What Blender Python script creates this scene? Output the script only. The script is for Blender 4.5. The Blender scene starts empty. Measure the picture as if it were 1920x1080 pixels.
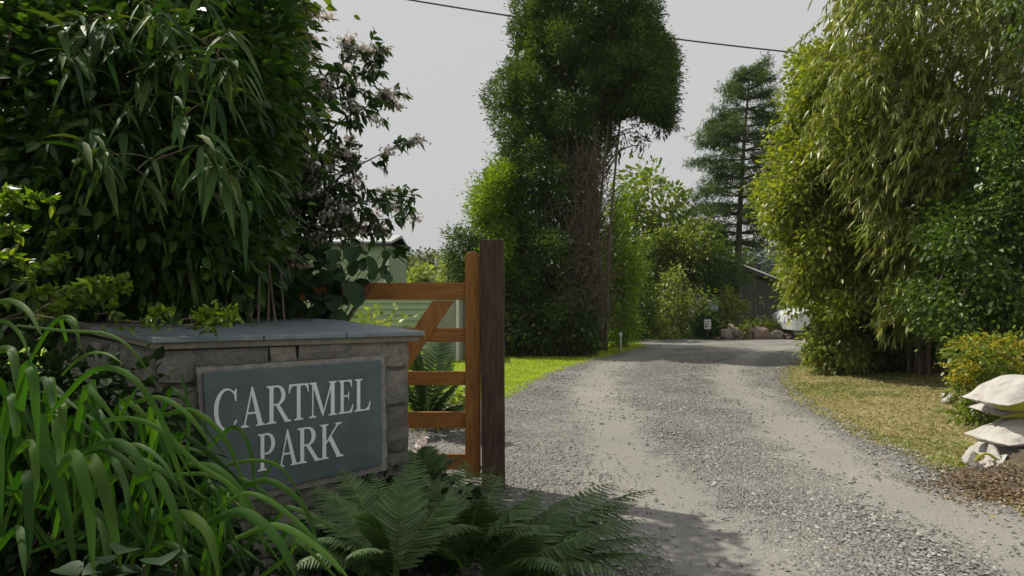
import bpy, math, random
import numpy as np
from mathutils import Vector

# ------------------------------------------------------------------ camera, world, sun
SC = bpy.context.scene
COL = SC.collection
F, HY, EYE = 1300.0, 555.0, 1.35          # focal length in photo pixels, horizon row, eye height


def at(px, py, Y):
    return np.array([(px - 960) / F * Y, Y, EYE - (py - HY) / F * Y])


def gnd(px, py):
    Y = EYE * F / (py - HY)
    return ((px - 960) / F * Y, Y)


cd = bpy.data.cameras.new('camera')
cam = bpy.data.objects.new('camera', cd)
COL.objects.link(cam)
cam.location = (0, 0, EYE)
cam.rotation_euler = (math.radians(90), 0, 0)
cd.sensor_width = 36
cd.lens = 36 * F / 1920
cd.shift_y = (HY - 540) / 1920
cd.clip_start = 0.05
cd.clip_end = 9000
SC.camera = cam

SUN_EL = math.radians(52)
SUN_AZ = math.atan2(-1.0, 0.52)            # sun stands to the left and a little ahead
world = bpy.data.worlds.new("World")
SC.world = world
world.use_nodes = True
wn = world.node_tree
wn.nodes.clear()
wo = wn.nodes.new('ShaderNodeOutputWorld')
bg = wn.nodes.new('ShaderNodeBackground')
sky = wn.nodes.new('ShaderNodeTexSky')
sky.sky_type = 'NISHITA'
sky.sun_disc = False
sky.sun_elevation = SUN_EL
sky.sun_rotation = SUN_AZ % (2 * math.pi)
sky.air_density = 1.0
sky.dust_density = 3.0
mixw = wn.nodes.new('ShaderNodeMixRGB')
mixw.inputs[0].default_value = 0.93
mixw.inputs[2].default_value = (6.35, 6.26, 6.16, 1)     # thin bright veil of cloud
wn.links.new(sky.outputs[0], mixw.inputs[1])
wn.links.new(mixw.outputs[0], bg.inputs[0])
bg.inputs[1].default_value = 0.10
wn.links.new(bg.outputs[0], wo.inputs[0])

sl = bpy.data.lights.new('sun', 'SUN')
sl.energy = 4.9
sl.angle = math.radians(0.6)
sl.color = (1.0, 0.93, 0.80)
sun = bpy.data.objects.new('sun', sl)
COL.objects.link(sun)
sv = Vector((math.sin(SUN_AZ) * math.cos(SUN_EL), math.cos(SUN_AZ) * math.cos(SUN_EL), math.sin(SUN_EL)))
sun.rotation_euler = sv.to_track_quat('Z', 'Y').to_euler()
sun.location = (-30, 20, 40)

SC.view_settings.view_transform = 'Standard'
SC.view_settings.look = 'None'
SC.view_settings.exposure = 0.0
SC.view_settings.gamma = 1
SC.render.engine = 'CYCLES'
SC.cycles.max_bounces = 6
SC.cycles.transparent_max_bounces = 4

# ------------------------------------------------------------------ materials


def new_mat(name):
    m = bpy.data.materials.new(name)
    m.use_nodes = True
    nt = m.node_tree
    nt.nodes.clear()
    out = nt.nodes.new('ShaderNodeOutputMaterial')
    return m, nt, out


def ramp(nt, stops, fac=None, interp='LINEAR'):
    r = nt.nodes.new('ShaderNodeValToRGB')
    r.color_ramp.interpolation = interp
    els = r.color_ramp.elements
    while len(els) < len(stops):
        els.new(0.5)
    for e, (p, c) in zip(els, stops):
        e.position = p
        e.color = (*c, 1) if len(c) == 3 else c
    if fac is not None:
        nt.links.new(fac, r.inputs[0])
    return r


def noise(nt, scale, detail=4, rough=0.55, vec=None, dist=0.0):
    n = nt.nodes.new('ShaderNodeTexNoise')
    n.inputs['Scale'].default_value = scale
    n.inputs['Detail'].default_value = detail
    n.inputs['Roughness'].default_value = rough
    n.inputs['Distortion'].default_value = dist
    if vec is None:
        g = nt.nodes.new('ShaderNodeNewGeometry')
        vec = g.outputs['Position']
    nt.links.new(vec, n.inputs['Vector'])
    return n


def bump(nt, fac, strength, dist, normal_in):
    b = nt.nodes.new('ShaderNodeBump')
    b.inputs['Strength'].default_value = strength
    b.inputs['Distance'].default_value = dist
    nt.links.new(fac, b.inputs['Height'])
    nt.links.new(b.outputs[0], normal_in)
    return b


def mix(nt, a, b, fac, mode='MIX'):
    m = nt.nodes.new('ShaderNodeMixRGB')
    m.blend_type = mode
    for s, v in ((1, a), (2, b), (0, fac)):
        if isinstance(v, (int, float)):
            m.inputs[s].default_value = v
        elif isinstance(v, tuple):
            m.inputs[s].default_value = (*v, 1)
        else:
            nt.links.new(v, m.inputs[s])
    return m


def leaf_mat(name, cols, rough=0.42, trans=0.35, tcol=None, spec=0.5, patch=None):
    """cols: three colours spread over the leaves; each leaf (mesh island) takes its own"""
    m, nt, out = new_mat(name)
    g = nt.nodes.new('ShaderNodeNewGeometry')
    st = [(i / (len(cols) - 1), c) for i, c in enumerate(cols)]
    r = ramp(nt, st, g.outputs['Random Per Island'])
    n = noise(nt, 2.2, 3)
    hs = nt.nodes.new('ShaderNodeHueSaturation')
    mr = nt.nodes.new('ShaderNodeMapRange')
    mr.inputs[1].default_value = 0.3
    mr.inputs[2].default_value = 0.7
    mr.inputs[3].default_value = 0.7
    mr.inputs[4].default_value = 1.3
    nt.links.new(n.outputs[0], mr.inputs[0])
    nt.links.new(mr.outputs[0], hs.inputs['Value'])
    nt.links.new(r.outputs[0], hs.inputs['Color'])
    p = nt.nodes.new('ShaderNodeBsdfPrincipled')
    nt.links.new(hs.outputs[0], p.inputs['Base Color'])
    p.inputs['Roughness'].default_value = rough
    p.inputs['Specular IOR Level'].default_value = spec
    t = nt.nodes.new('ShaderNodeBsdfTranslucent')
    tm = mix(nt, hs.outputs[0], tcol or (1.6, 1.9, 0.5), 1.0, 'MULTIPLY')
    nt.links.new(tm.outputs[0], t.inputs[0])
    ms = nt.nodes.new('ShaderNodeMixShader')
    ms.inputs[0].default_value = trans
    nt.links.new(p.outputs[0], ms.inputs[1])
    nt.links.new(t.outputs[0], ms.inputs[2])
    nt.links.new(ms.outputs[0], out.inputs[0])
    return m


def plain_mat(name, c1, c2, scale=8, rough=0.7, bstr=0.3, bdist=0.01, metal=0.0, stretch=None, spec=0.4, detail=5):
    m, nt, out = new_mat(name)
    p = nt.nodes.new('ShaderNodeBsdfPrincipled')
    tc = nt.nodes.new('ShaderNodeTexCoord')
    vec = tc.outputs['Object']
    if stretch:
        mp = nt.nodes.new('ShaderNodeMapping')
        mp.inputs['Scale'].default_value = stretch
        nt.links.new(vec, mp.inputs[0])
        vec = mp.outputs[0]
    n = noise(nt, scale, detail, 0.6, vec)
    r = ramp(nt, [(0.3, c1), (0.7, c2)], n.outputs[0])
    nt.links.new(r.outputs[0], p.inputs['Base Color'])
    p.inputs['Roughness'].default_value = rough
    p.inputs['Metallic'].default_value = metal
    p.inputs['Specular IOR Level'].default_value = spec
    if bstr:
        bump(nt, n.outputs[0], bstr, bdist, p.inputs['Normal'])
    nt.links.new(p.outputs[0], out.inputs[0])
    return m


def island_mat(name, cols, rough=0.9, scale=40):
    m, nt, out = new_mat(name)
    g = nt.nodes.new('ShaderNodeNewGeometry')
    r = ramp(nt, [(i / (len(cols) - 1), c) for i, c in enumerate(cols)], g.outputs['Random Per Island'])
    n = noise(nt, scale, 4)
    mm = mix(nt, r.outputs[0], n.outputs[0], 0.5, 'OVERLAY')
    p = nt.nodes.new('ShaderNodeBsdfPrincipled')
    nt.links.new(mm.outputs[0], p.inputs['Base Color'])
    p.inputs['Roughness'].default_value = rough
    p.inputs['Specular IOR Level'].default_value = 0.25
    bump(nt, n.outputs[0], 0.5, 0.01, p.inputs['Normal'])
    nt.links.new(p.outputs[0], out.inputs[0])
    return m


def gravel_mat():
    m, nt, out = new_mat('gravel')
    p = nt.nodes.new('ShaderNodeBsdfPrincipled')
    g = nt.nodes.new('ShaderNodeNewGeometry')
    a = nt.nodes.new('ShaderNodeAttribute')
    a.attribute_name = 'wear'
    v = nt.nodes.new('ShaderNodeTexVoronoi')
    v.inputs['Scale'].default_value = 55
    nt.links.new(g.outputs['Position'], v.inputs['Vector'])
    v2 = nt.nodes.new('ShaderNodeTexVoronoi')
    v2.inputs['Scale'].default_value = 24
    nt.links.new(g.outputs['Position'], v2.inputs['Vector'])
    bw = nt.nodes.new('ShaderNodeSeparateColor')
    nt.links.new(v.outputs['Color'], bw.inputs[0])
    stones = ramp(nt, [(0.0, (0.13, 0.13, 0.126)), (0.35, (0.22, 0.217, 0.206)), (0.8, (0.30, 0.295, 0.275)), (1.0, (0.42, 0.41, 0.38))], bw.outputs[0])
    nb = noise(nt, 1.1, 6, 0.62)
    nf = noise(nt, 120, 3, 0.6)
    fines = ramp(nt, [(0.3, (0.235, 0.229, 0.213)), (0.7, (0.30, 0.293, 0.274))], nf.outputs[0])
    # wear + noise breaks the tyre tracks up
    ad = nt.nodes.new('ShaderNodeMath')
    ad.operation = 'MULTIPLY_ADD'
    nt.links.new(nb.outputs[0], ad.inputs[0])
    ad.inputs[1].default_value = 2.6
    ad.inputs[2].default_value = -1.25
    ad2 = nt.nodes.new('ShaderNodeMath')
    ad2.operation = 'ADD'
    nt.links.new(ad.outputs[0], ad2.inputs[0])
    nt.links.new(a.outputs['Fac'], ad2.inputs[1])
    n3 = noise(nt, 14, 5, 0.7)
    ad3 = nt.nodes.new('ShaderNodeMath')
    ad3.operation = 'MULTIPLY_ADD'
    nt.links.new(n3.outputs[0], ad3.inputs[0])
    ad3.inputs[1].default_value = 1.5
    nt.links.new(ad2.outputs[0], ad3.inputs[2])
    rw = ramp(nt, [(0.48, (0, 0, 0)), (0.86, (1, 1, 1))], None)
    sc = nt.nodes.new('ShaderNodeMath')
    sc.operation = 'MULTIPLY'
    sc.inputs[1].default_value = 0.62
    nt.links.new(ad3.outputs[0], sc.inputs[0])
    nt.links.new(sc.outputs[0], rw.inputs[0])
    c = mix(nt, stones.outputs[0], fines.outputs[0], rw.outputs[0])
    big = ramp(nt, [(0.3, (0.82, 0.82, 0.83)), (0.7, (1.1, 1.09, 1.06))], noise(nt, 0.6, 4).outputs[0])
    c2 = mix(nt, c.outputs[0], big.outputs[0], 1.0, 'MULTIPLY')
    nt.links.new(c2.outputs[0], p.inputs['Base Color'])
    p.inputs['Roughness'].default_value = 0.9
    p.inputs['Specular IOR Level'].default_value = 0.2
    inv = nt.nodes.new('ShaderNodeMath')
    inv.operation = 'SUBTRACT'
    inv.inputs[0].default_value = 1.15
    nt.links.new(rw.outputs[0], inv.inputs[1])
    mh = nt.nodes.new('ShaderNodeMath')
    mh.operation = 'MULTIPLY'
    nt.links.new(v.outputs['Distance'], mh.inputs[0])
    nt.links.new(inv.outputs[0], mh.inputs[1])
    b = bump(nt, mh.outputs[0], 1.0, -0.03, p.inputs['Normal'])
    nt.links.new(p.outputs[0], out.inputs[0])
    return m


def grass_ground_mat(name, cols, scale=3.0, fine=60):
    m, nt, out = new_mat(name)
    p = nt.nodes.new('ShaderNodeBsdfPrincipled')
    n1 = noise(nt, scale, 6, 0.65)
    n2 = noise(nt, fine, 4, 0.7)
    r = ramp(nt, [(0.25 + 0.5 * i / (len(cols) - 1), c) for i, c in enumerate(cols)], n1.outputs[0])
    r2 = ramp(nt, [(0.3, (0.6, 0.6, 0.6)), (0.7, (1.35, 1.35, 1.3))], n2.outputs[0])
    c = mix(nt, r.outputs[0], r2.outputs[0], 1.0, 'MULTIPLY')
    nt.links.new(c.outputs[0], p.inputs['Base Color'])
    p.inputs['Roughness'].default_value = 0.95
    p.inputs['Specular IOR Level'].default_value = 0.1
    bump(nt, n2.outputs[0], 0.8, 0.03, p.inputs['Normal'])
    nt.links.new(p.outputs[0], out.inputs[0])
    return m


M = {}
M['gravel'] = gravel_mat()
M['pebble'] = island_mat('pebble_grey', [(0.16, 0.158, 0.152), (0.26, 0.256, 0.243), (0.33, 0.322, 0.302), (0.45, 0.435, 0.40)])
M['lawn'] = grass_ground_mat('lawn_grass', [(0.16, 0.25, 0.022), (0.24, 0.34, 0.03), (0.32, 0.40, 0.05)], 1.2)
M['field'] = grass_ground_mat('field_grass', [(0.05, 0.08, 0.02), (0.08, 0.12, 0.03), (0.12, 0.15, 0.05)], 0.3)
M['soil'] = grass_ground_mat('soil', [(0.03, 0.022, 0.015), (0.06, 0.045, 0.03), (0.10, 0.075, 0.05)], 6.0, 90)
M['verge'] = grass_ground_mat('dry_grass', [(0.20, 0.20, 0.07), (0.31, 0.27, 0.12), (0.40, 0.34, 0.18)], 1.6, 70)
M['lawn_blade'] = leaf_mat('lawn_blade', [(0.20, 0.27, 0.02), (0.36, 0.42, 0.03), (0.50, 0.52, 0.06)], 0.5, 0.35)
M['straw'] = leaf_mat('straw', [(0.13, 0.20, 0.045), (0.32, 0.29, 0.11), (0.46, 0.39, 0.19), (0.58, 0.50, 0.28)], 0.6, 0.25, (1.2, 1.1, 0.8))
M['green_blade'] = leaf_mat('green_blade', [(0.10, 0.16, 0.03), (0.17, 0.22, 0.045), (0.26, 0.29, 0.08)], 0.45, 0.35)
M['bark'] = plain_mat('bark', (0.05, 0.038, 0.03), (0.16, 0.125, 0.10), 9, 0.9, 0.8, 0.03, stretch=(1, 1, 0.25))
M['bark_pale'] = plain_mat('bark_pale', (0.13, 0.10, 0.075), (0.26, 0.21, 0.16), 12, 0.9, 0.5, 0.02, stretch=(1, 1, 0.3))
M['twig'] = plain_mat('twig', (0.05, 0.035, 0.025), (0.13, 0.09, 0.06), 20, 0.8, 0)
M['deadtwig'] = plain_mat('dead_twig', (0.09, 0.07, 0.052), (0.19, 0.15, 0.115), 10, 0.9, 0)
M['conifer'] = leaf_mat('conifer_leaf', [(0.034, 0.066, 0.019), (0.060, 0.105, 0.026), (0.13, 0.175, 0.034)], 0.55, 0.28, (1.8, 1.8, 0.35), 0.3)
M['conifer_sunlit'] = leaf_mat('sunlit_conifer_leaf', [(0.07, 0.14, 0.018), (0.13, 0.22, 0.024), (0.26, 0.33, 0.035)], 0.5, 0.45, (1.8, 1.7, 0.3), 0.25)  # brighter version of the conifer leaf, with sunlight put into the colour
M['larch'] = leaf_mat('larch_needle', [(0.045, 0.095, 0.028), (0.08, 0.14, 0.035), (0.14, 0.19, 0.05)], 0.6, 0.25, (1.3, 1.4, 0.6), 0.2)
M['hedge'] = leaf_mat('hedge_leaf', [(0.02, 0.04, 0.012), (0.04, 0.07, 0.015), (0.12, 0.15, 0.02)], 0.45, 0.3)
M['mid'] = leaf_mat('mid_leaf', [(0.08, 0.12, 0.02), (0.15, 0.195, 0.035), (0.29, 0.31, 0.06)], 0.4, 0.35)
M['light'] = leaf_mat('light_leaf', [(0.13, 0.16, 0.04), (0.22, 0.26, 0.06), (0.36, 0.36, 0.10)], 0.4, 0.35)
M['far'] = leaf_mat('far_leaf', [(0.07, 0.10, 0.04), (0.11, 0.15, 0.05), (0.20, 0.22, 0.07)], 0.7, 0.2, (1.4, 1.4, .6), 0.2)
M['farwood'] = leaf_mat('wood_leaf', [(0.02, 0.04, 0.02), (0.035, 0.06, 0.025), (0.06, 0.085, 0.035)], 0.8, 0.1, (1.2, 1.2, .6), 0.1)
M['laurel'] = leaf_mat('laurel_leaf', [(0.10, 0.14, 0.02), (0.19, 0.23, 0.035), (0.34, 0.35, 0.07)], 0.36, 0.42, (1.7, 1.8, 0.4), 0.5)
M['bamboo'] = leaf_mat('bamboo_leaf', [(0.11, 0.17, 0.02), (0.18, 0.25, 0.03), (0.25, 0.30, 0.045), (0.42, 0.40, 0.15), (0.14, 0.21, 0.025)], 0.35, 0.35, (1.5, 1.5, 0.45), 0.5)
M['ivy'] = leaf_mat('ivy_leaf', [(0.03, 0.065, 0.012), (0.065, 0.12, 0.018), (0.14, 0.19, 0.03)], 0.38, 0.25, None, 0.4)
M['dark'] = leaf_mat('dark_shrub_leaf', [(0.018, 0.045, 0.010), (0.038, 0.085, 0.014), (0.085, 0.15, 0.02)], 0.4, 0.25, (1.6, 2.0, 0.4), 0.4)
M['sasa'] = leaf_mat('strap_leaf', [(0.020, 0.058, 0.016), (0.04, 0.095, 0.022), (0.065, 0.125, 0.028), (0.12, 0.14, 0.05)], 0.55, 0.2, (1.6, 1.8, 0.4), 0.2)
M['blade'] = leaf_mat('sword_leaf', [(0.018, 0.055, 0.008), (0.042, 0.11, 0.013), (0.08, 0.155, 0.02)], 0.6, 0.3, (1.4, 1.9, 0.35), 0.2)
M['fern'] = leaf_mat('fern_leaf', [(0.04, 0.085, 0.028), (0.07, 0.125, 0.038), (0.11, 0.17, 0.055)], 0.5, 0.18, (1.3, 1.6, 0.5), 0.35)
M['flowering'] = leaf_mat('flowering_shrub_leaf', [(0.02, 0.045, 0.016), (0.035, 0.07, 0.022), (0.06, 0.10, 0.03)], 0.4, 0.25, (1.5, 1.8, 0.5), 0.4)
M['blossom'] = leaf_mat('pale_blossom', [(0.55, 0.48, 0.46), (0.66, 0.59, 0.57), (0.75, 0.70, 0.67)], 0.7, 0.3, (1, .95, .9), 0.2)
M['broad'] = leaf_mat('broad_leaf', [(0.014, 0.04, 0.013), (0.025, 0.06, 0.02), (0.04, 0.085, 0.028)], 0.5, 0.2, (1.3, 1.7, 0.5), 0.25)
M['bright'] = leaf_mat('bright_small_leaf', [(0.07, 0.14, 0.012), (0.14, 0.22, 0.02), (0.26, 0.30, 0.03)], 0.4, 0.4)
M['yellow'] = leaf_mat('yellow_flower', [(0.30, 0.23, 0.01), (0.42, 0.34, 0.02), (0.48, 0.42, 0.04)], 0.6, 0.25, (1.1, 1.0, .5), 0.2)
M['litter'] = leaf_mat('litter', [(0.10, 0.06, 0.03), (0.22, 0.15, 0.08), (0.38, 0.31, 0.20)], 0.8, 0.1, (1.1, .9, .6), 0.2)
M['chip'] = M['litter']

# ------------------------------------------------------------------ mesh helpers
rng = np.random.default_rng(7)


class MB:
    def __init__(s):
        s.v, s.q, s.t, s.n = [], [], [], 0

    def add(s, v, q=None, t=None):
        v = np.asarray(v, float).reshape(-1, 3)
        if q is not None and len(q):
            s.q.append(np.asarray(q, int).reshape(-1, 4) + s.n)
        if t is not None and len(t):
            s.t.append(np.asarray(t, int).reshape(-1, 3) + s.n)
        s.v.append(v)
        s.n += len(v)

    def box(s, x0, x1, y0, y1, z0, z1):
        v = [(x, y, z) for x in (x0, x1) for y in (y0, y1) for z in (z0, z1)]
        s.add(v, [(0, 1, 3, 2), (4, 6, 7, 5), (0, 4, 5, 1), (2, 3, 7, 6), (0, 2, 6, 4), (1, 5, 7, 3)])

    def frame(s, o, ax, ay, az):
        """box from corner o and three edge vectors"""
        o, ax, ay, az = map(np.asarray, (o, ax, ay, az))
        v = [o + a * ax + b * ay + c * az for a in (0, 1) for b in (0, 1) for c in (0, 1)]
        s.add(v, [(0, 1, 3, 2), (4, 6, 7, 5), (0, 4, 5, 1), (2, 3, 7, 6), (0, 2, 6, 4), (1, 5, 7, 3)])

    def prism(s, poly, e):
        """polygon (list of 3d points) extruded by vector e"""
        p = np.asarray(poly, float)
        n = len(p)
        e = np.asarray(e, float)
        s.add(np.vstack([p, p + e]), [(i, (i + 1) % n, (i + 1) % n + n, i + n) for i in range(n)],
              [(0, i + 1, i) for i in range(1, n - 1)] + [(n, n + i, n + i + 1) for i in range(1, n - 1)])

    def tube(s, pts, rad, k=6):
        P = np.asarray(pts, float)
        R = np.broadcast_to(np.asarray(rad, float), (len(P),))
        T = np.gradient(P, axis=0)
        T /= np.linalg.norm(T, axis=1)[:, None] + 1e-9
        ref = np.array([0, 0, 1.0]) if abs(T[0][2]) < 0.8 else np.array([0, 1.0, 0])
        A = np.cross(T, ref)
        A /= np.linalg.norm(A, axis=1)[:, None] + 1e-9
        B = np.cross(T, A)
        a = np.arange(k) * 2 * np.pi / k
        V = P[:, None] + R[:, None, None] * (np.cos(a)[None, :, None] * A[:, None] + np.sin(a)[None, :, None] * B[:, None])
        q = [(i * k + j, i * k + (j + 1) % k, (i + 1) * k + (j + 1) % k, (i + 1) * k + j) for i in range(len(P) - 1) for j in range(k)]
        n = len(P)
        t = [(0, j + 1, j) for j in range(1, k - 1)] + [((n - 1) * k, (n - 1) * k + j, (n - 1) * k + j + 1) for j in range(1, k - 1)]
        s.add(V.reshape(-1, 3), q, t)

    def strips(s, C, W, S, fold=0.0, N=None):
        """C (n,k,3) centre lines, W (n,k) half widths, S (n,k,3) side vectors; fold lifts the edges"""
        n, k, _ = C.shape
        if fold:
            if N is None:
                T = np.gradient(C, axis=1)
                N = np.cross(S, T)
                N /= np.linalg.norm(N, axis=2)[..., None] + 1e-9
            up = N * (W * fold)[..., None]
            V = np.stack([C - S * W[..., None] + up, C, C + S * W[..., None] + up], axis=2)
            c = 3
        else:
            V = np.stack([C - S * W[..., None], C + S * W[..., None]], axis=2)
            c = 2
        base = np.arange(n)[:, None, None] * (k * c)
        i = np.arange(k - 1)[None, :, None] * c
        j = np.arange(c - 1)[None, None, :]
        a = base + i + j
        q = np.stack([a, a + 1, a + c + 1, a + c], axis=-1).reshape(-1, 4)
        s.add(V.reshape(-1, 3), q)

    def build(s, name, m, parent=None, smooth=False, bevel=0, attrs=None):
        v = np.vstack(s.v)
        q = np.vstack(s.q) if s.q else np.zeros((0, 4), int)
        t = np.vstack(s.t) if s.t else np.zeros((0, 3), int)
        me = bpy.data.meshes.new(name)
        me.vertices.add(len(v))
        me.vertices.foreach_set('co', v.ravel())
        nl = len(q) * 4 + len(t) * 3
        me.loops.add(nl)
        me.loops.foreach_set('vertex_index', np.concatenate([q.ravel(), t.ravel()]))
        me.polygons.add(len(q) + len(t))
        ls = np.concatenate([np.arange(len(q)) * 4, len(q) * 4 + np.arange(len(t)) * 3])
        me.polygons.foreach_set('loop_start', ls)
        me.update(calc_edges=True)
        me.polygons.foreach_set('use_smooth', np.full(len(me.polygons), bool(smooth)))
        if attrs:
            for k, a in attrs.items():
                at_ = me.attributes.new(k, 'FLOAT', 'POINT')
                at_.data.foreach_set('value', a)
        me.materials.append(m)
        o = bpy.data.objects.new(name, me)
        COL.objects.link(o)
        if parent is not None:
            o.parent = parent
            me.transform(parent.matrix_basis.inverted())
        if bevel:
            b = o.modifiers.new('bevel', 'BEVEL')
            b.width = bevel
            b.segments = 2
            b.limit_method = 'ANGLE'
        return o


def tag(o, label=None, cat=None, group=None, kind=None):
    if label:
        o['label'] = label
    if cat:
        o['category'] = cat
    if group:
        o['group'] = group
    if kind:
        o['kind'] = kind
    return o


def empty(name, loc, label, cat, group=None):
    o = bpy.data.objects.new(name, None)
    COL.objects.link(o)
    o.empty_display_size = 0.2
    o.location = Vector([float(c) for c in loc])
    from mathutils import Matrix
    o.matrix_basis = Matrix.Translation(o.location)
    return tag(o, label, cat, group)


def nrm(a):
    return a / (np.linalg.norm(a, axis=-1, keepdims=True) + 1e-9)


PROF = {
    'tiny': ([0, .45, 1], [.25, 1, .06]),
    'oval': ([0, .25, .6, 1], [.15, .9, .85, .04]),
    'round': ([0, .12, .35, .65, .88, 1], [.2, .75, 1, .92, .5, .04]),
    'lance': ([0, .2, .5, .8, 1], [.2, .85, 1, .5, .03]),
    'needle': ([0, .5, 1], [.5, 1, .1]),
}


def leaves(mb, pos, d, L, W, prof='oval', droop=0.0, fold=0.0, twist=None):
    n = len(pos)
    if n == 0:
        return
    t, w = map(np.array, PROF[prof])
    L = np.broadcast_to(L, (n,))
    W = np.broadcast_to(W, (n,))
    d = nrm(d)
    ref = rng.normal(size=(n, 3)) * (0.7 if twist is None else twist) + np.array([0, 0, 1.0])
    side = nrm(np.cross(d, ref))
    C = pos[:, None] + d[:, None] * (L[:, None] * t)[..., None]
    C = C + np.array([0, 0, -1.0]) * (L[:, None] * (t ** 2) * np.broadcast_to(droop, (n,))[:, None])[..., None]
    S = np.repeat(side[:, None], len(t), 1)
    mb.strips(C, W[:, None] * w * 0.5, S, fold)


def inpoly(u, v, poly):
    p = np.asarray(poly, float)
    ins = np.zeros(len(u), bool)
    x1, y1 = p[:, 0], p[:, 1]
    x2, y2 = np.roll(x1, -1), np.roll(y1, -1)
    for a, b, c, e in zip(x1, y1, x2, y2):
        cond = ((b > v) != (e > v)) & (u < (c - a) * (v - b) / (e - b + 1e-9) + a)
        ins ^= cond
    return ins


def edged(u, v, poly):
    p = np.asarray(poly, float)
    q = np.roll(p, -1, 0)
    P = np.stack([u, v], 1)
    d = np.full(len(u), 1e9)
    for a, b in zip(p, q):
        ab = b - a
        t = np.clip(((P - a) @ ab) / (ab @ ab + 1e-9), 0, 1)
        d = np.minimum(d, np.linalg.norm(P - (a + t[:, None] * ab), axis=1))
    return d


def sample_poly(poly, n):
    p = np.asarray(poly, float)
    lo, hi = p.min(0), p.max(0)
    U, V = [], []
    k = 0
    while k < n:
        u = rng.uniform(lo[0], hi[0], n * 3)
        v = rng.uniform(lo[1], hi[1], n * 3)
        m = inpoly(u, v, p)
        U.append(u[m])
        V.append(v[m])
        k += m.sum()
    return np.concatenate(U)[:n], np.concatenate(V)[:n]


def roughen(poly, step=26.0, amp=.38):
    """break a smooth outline into lobes and notches"""
    p = [np.asarray(q, float) for q in poly]
    out = []
    for a, b in zip(p, p[1:] + p[:1]):
        L = np.linalg.norm(b - a)
        k = max(1, int(L / step))
        nv = np.array([b[1] - a[1], a[0] - b[0]]) / (L + 1e-9)
        for i in range(k):
            t = (i + (rng.uniform(-.25, .25) if i else 0)) / k
            out.append(a + (b - a) * t + nv * rng.normal() * min(step, L) * amp)
    return out


def volume_points(poly, Y0, D, n, front=0.6, back=0.15, inset=0.0):
    """points in a body whose outline is poly (photo pixels at distance Y0) and half depth D (m)"""
    u, v = sample_poly(poly, n)
    d = edged(u, v, poly)
    if inset:
        k = d > inset
        u, v, d = u[k], v[k], d[k]
        n = len(u)
    dm = np.percentile(d, 97) * 0.8 + 1e-6
    h = np.sqrt(1 - (1 - np.clip(d / dm, 0, 1)) ** 2)
    r = rng.random(n)
    sgn = np.where(r < front, -rng.uniform(.82, 1.0, n), np.where(r < front + back, rng.uniform(.8, 1.0, n), rng.uniform(-.8, .8, n)))
    kx, ky, kp = rng.uniform(.02, .05, 5) * rng.choice([-1, 1], 5), rng.uniform(.02, .05, 5), rng.uniform(0, 6.3, 5)
    rel = sum(np.sin(kx[i] * u + ky[i] * v + kp[i]) for i in range(5)) / 5
    Y = Y0 + D * (h * sgn * (1 + .6 * rel)) + np.where(sgn < 0, -1, 0) * h * D * .25 * np.abs(np.sin(u * kx[0] * 2 + kp[1]) * np.sin(v * ky[1] * 2 + kp[2]))
    X = (u - 960) / F * Y0
    Z = EYE - (v - HY) / F * Y0
    pos = np.stack([X, Y, Z], 1)
    # keep the outline seen from the path by following the line of sight half way
    pos[:, 0] = (u - 960) / F * Y
    pos[:, 2] = EYE - (v - HY) / F * Y
    cx = (np.mean(u) - 960) / F * Y0
    cz = np.mean(pos[:, 2])
    out = nrm(np.stack([(pos[:, 0] - cx) / (np.std(pos[:, 0]) + .01), sgn * h * 1.3, (pos[:, 2] - cz) / (np.std(pos[:, 2]) + .01) * .6], 1))
    return pos, out


def crown(mb, poly, Y0, D, nc, per, cr, L, W, prof='oval', droop=.2, fold=0.0, down=0.3, outw=.8, rnd=.7, front=.6, back=.15, bias=(0, 0, 0), zmin=.02, var=.3, flat=1.0, lobes=.38, step=26):
    if lobes:
        poly = roughen(poly, step, lobes)
    pos, out = volume_points(poly, Y0, D, nc, front, back)
    csz = cr * rng.uniform(.6, 1.4, len(pos))
    P = np.repeat(pos, per, 0)
    O = np.repeat(out, per, 0)
    g = rng.normal(size=P.shape)
    g[:, 2] *= flat
    P = P + g * np.repeat(csz, per)[:, None] * .6
    dirs = O * outw + nrm(g) * rnd + rng.normal(size=P.shape) * rnd * .6 + np.array([0, 0, -down]) + np.asarray(bias, float)
    Ls = L * rng.uniform(1 - var, 1 + var, len(P))
    k = P[:, 2] > zmin
    leaves(mb, P[k], dirs[k], Ls[k], (W * Ls / L)[k], prof, droop, fold)
    return pos


def bez(p0, p1, p2, n=8):
    t = np.linspace(0, 1, n)[:, None]
    return (1 - t) ** 2 * np.asarray(p0) + 2 * t * (1 - t) * np.asarray(p1) + t ** 2 * np.asarray(p2)


def limbs(mb, base, targets, r0, sag=.15, k=5, n=7, top=None):
    """limbs leaving a stem and running out to points of the crown"""
    base = np.asarray(base, float)
    for t in targets:
        a = base.copy()
        if top is not None:
            a = base + (np.asarray(top) - base) * rng.uniform(.25, .95)
        m = (a + t) / 2 + rng.normal(size=3) * .05 * np.linalg.norm(t - a) + np.array([0, 0, sag * np.linalg.norm(t - a)])
        mb.tube(bez(a, m, t, n), np.linspace(r0, r0 * .25, n), k)


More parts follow.
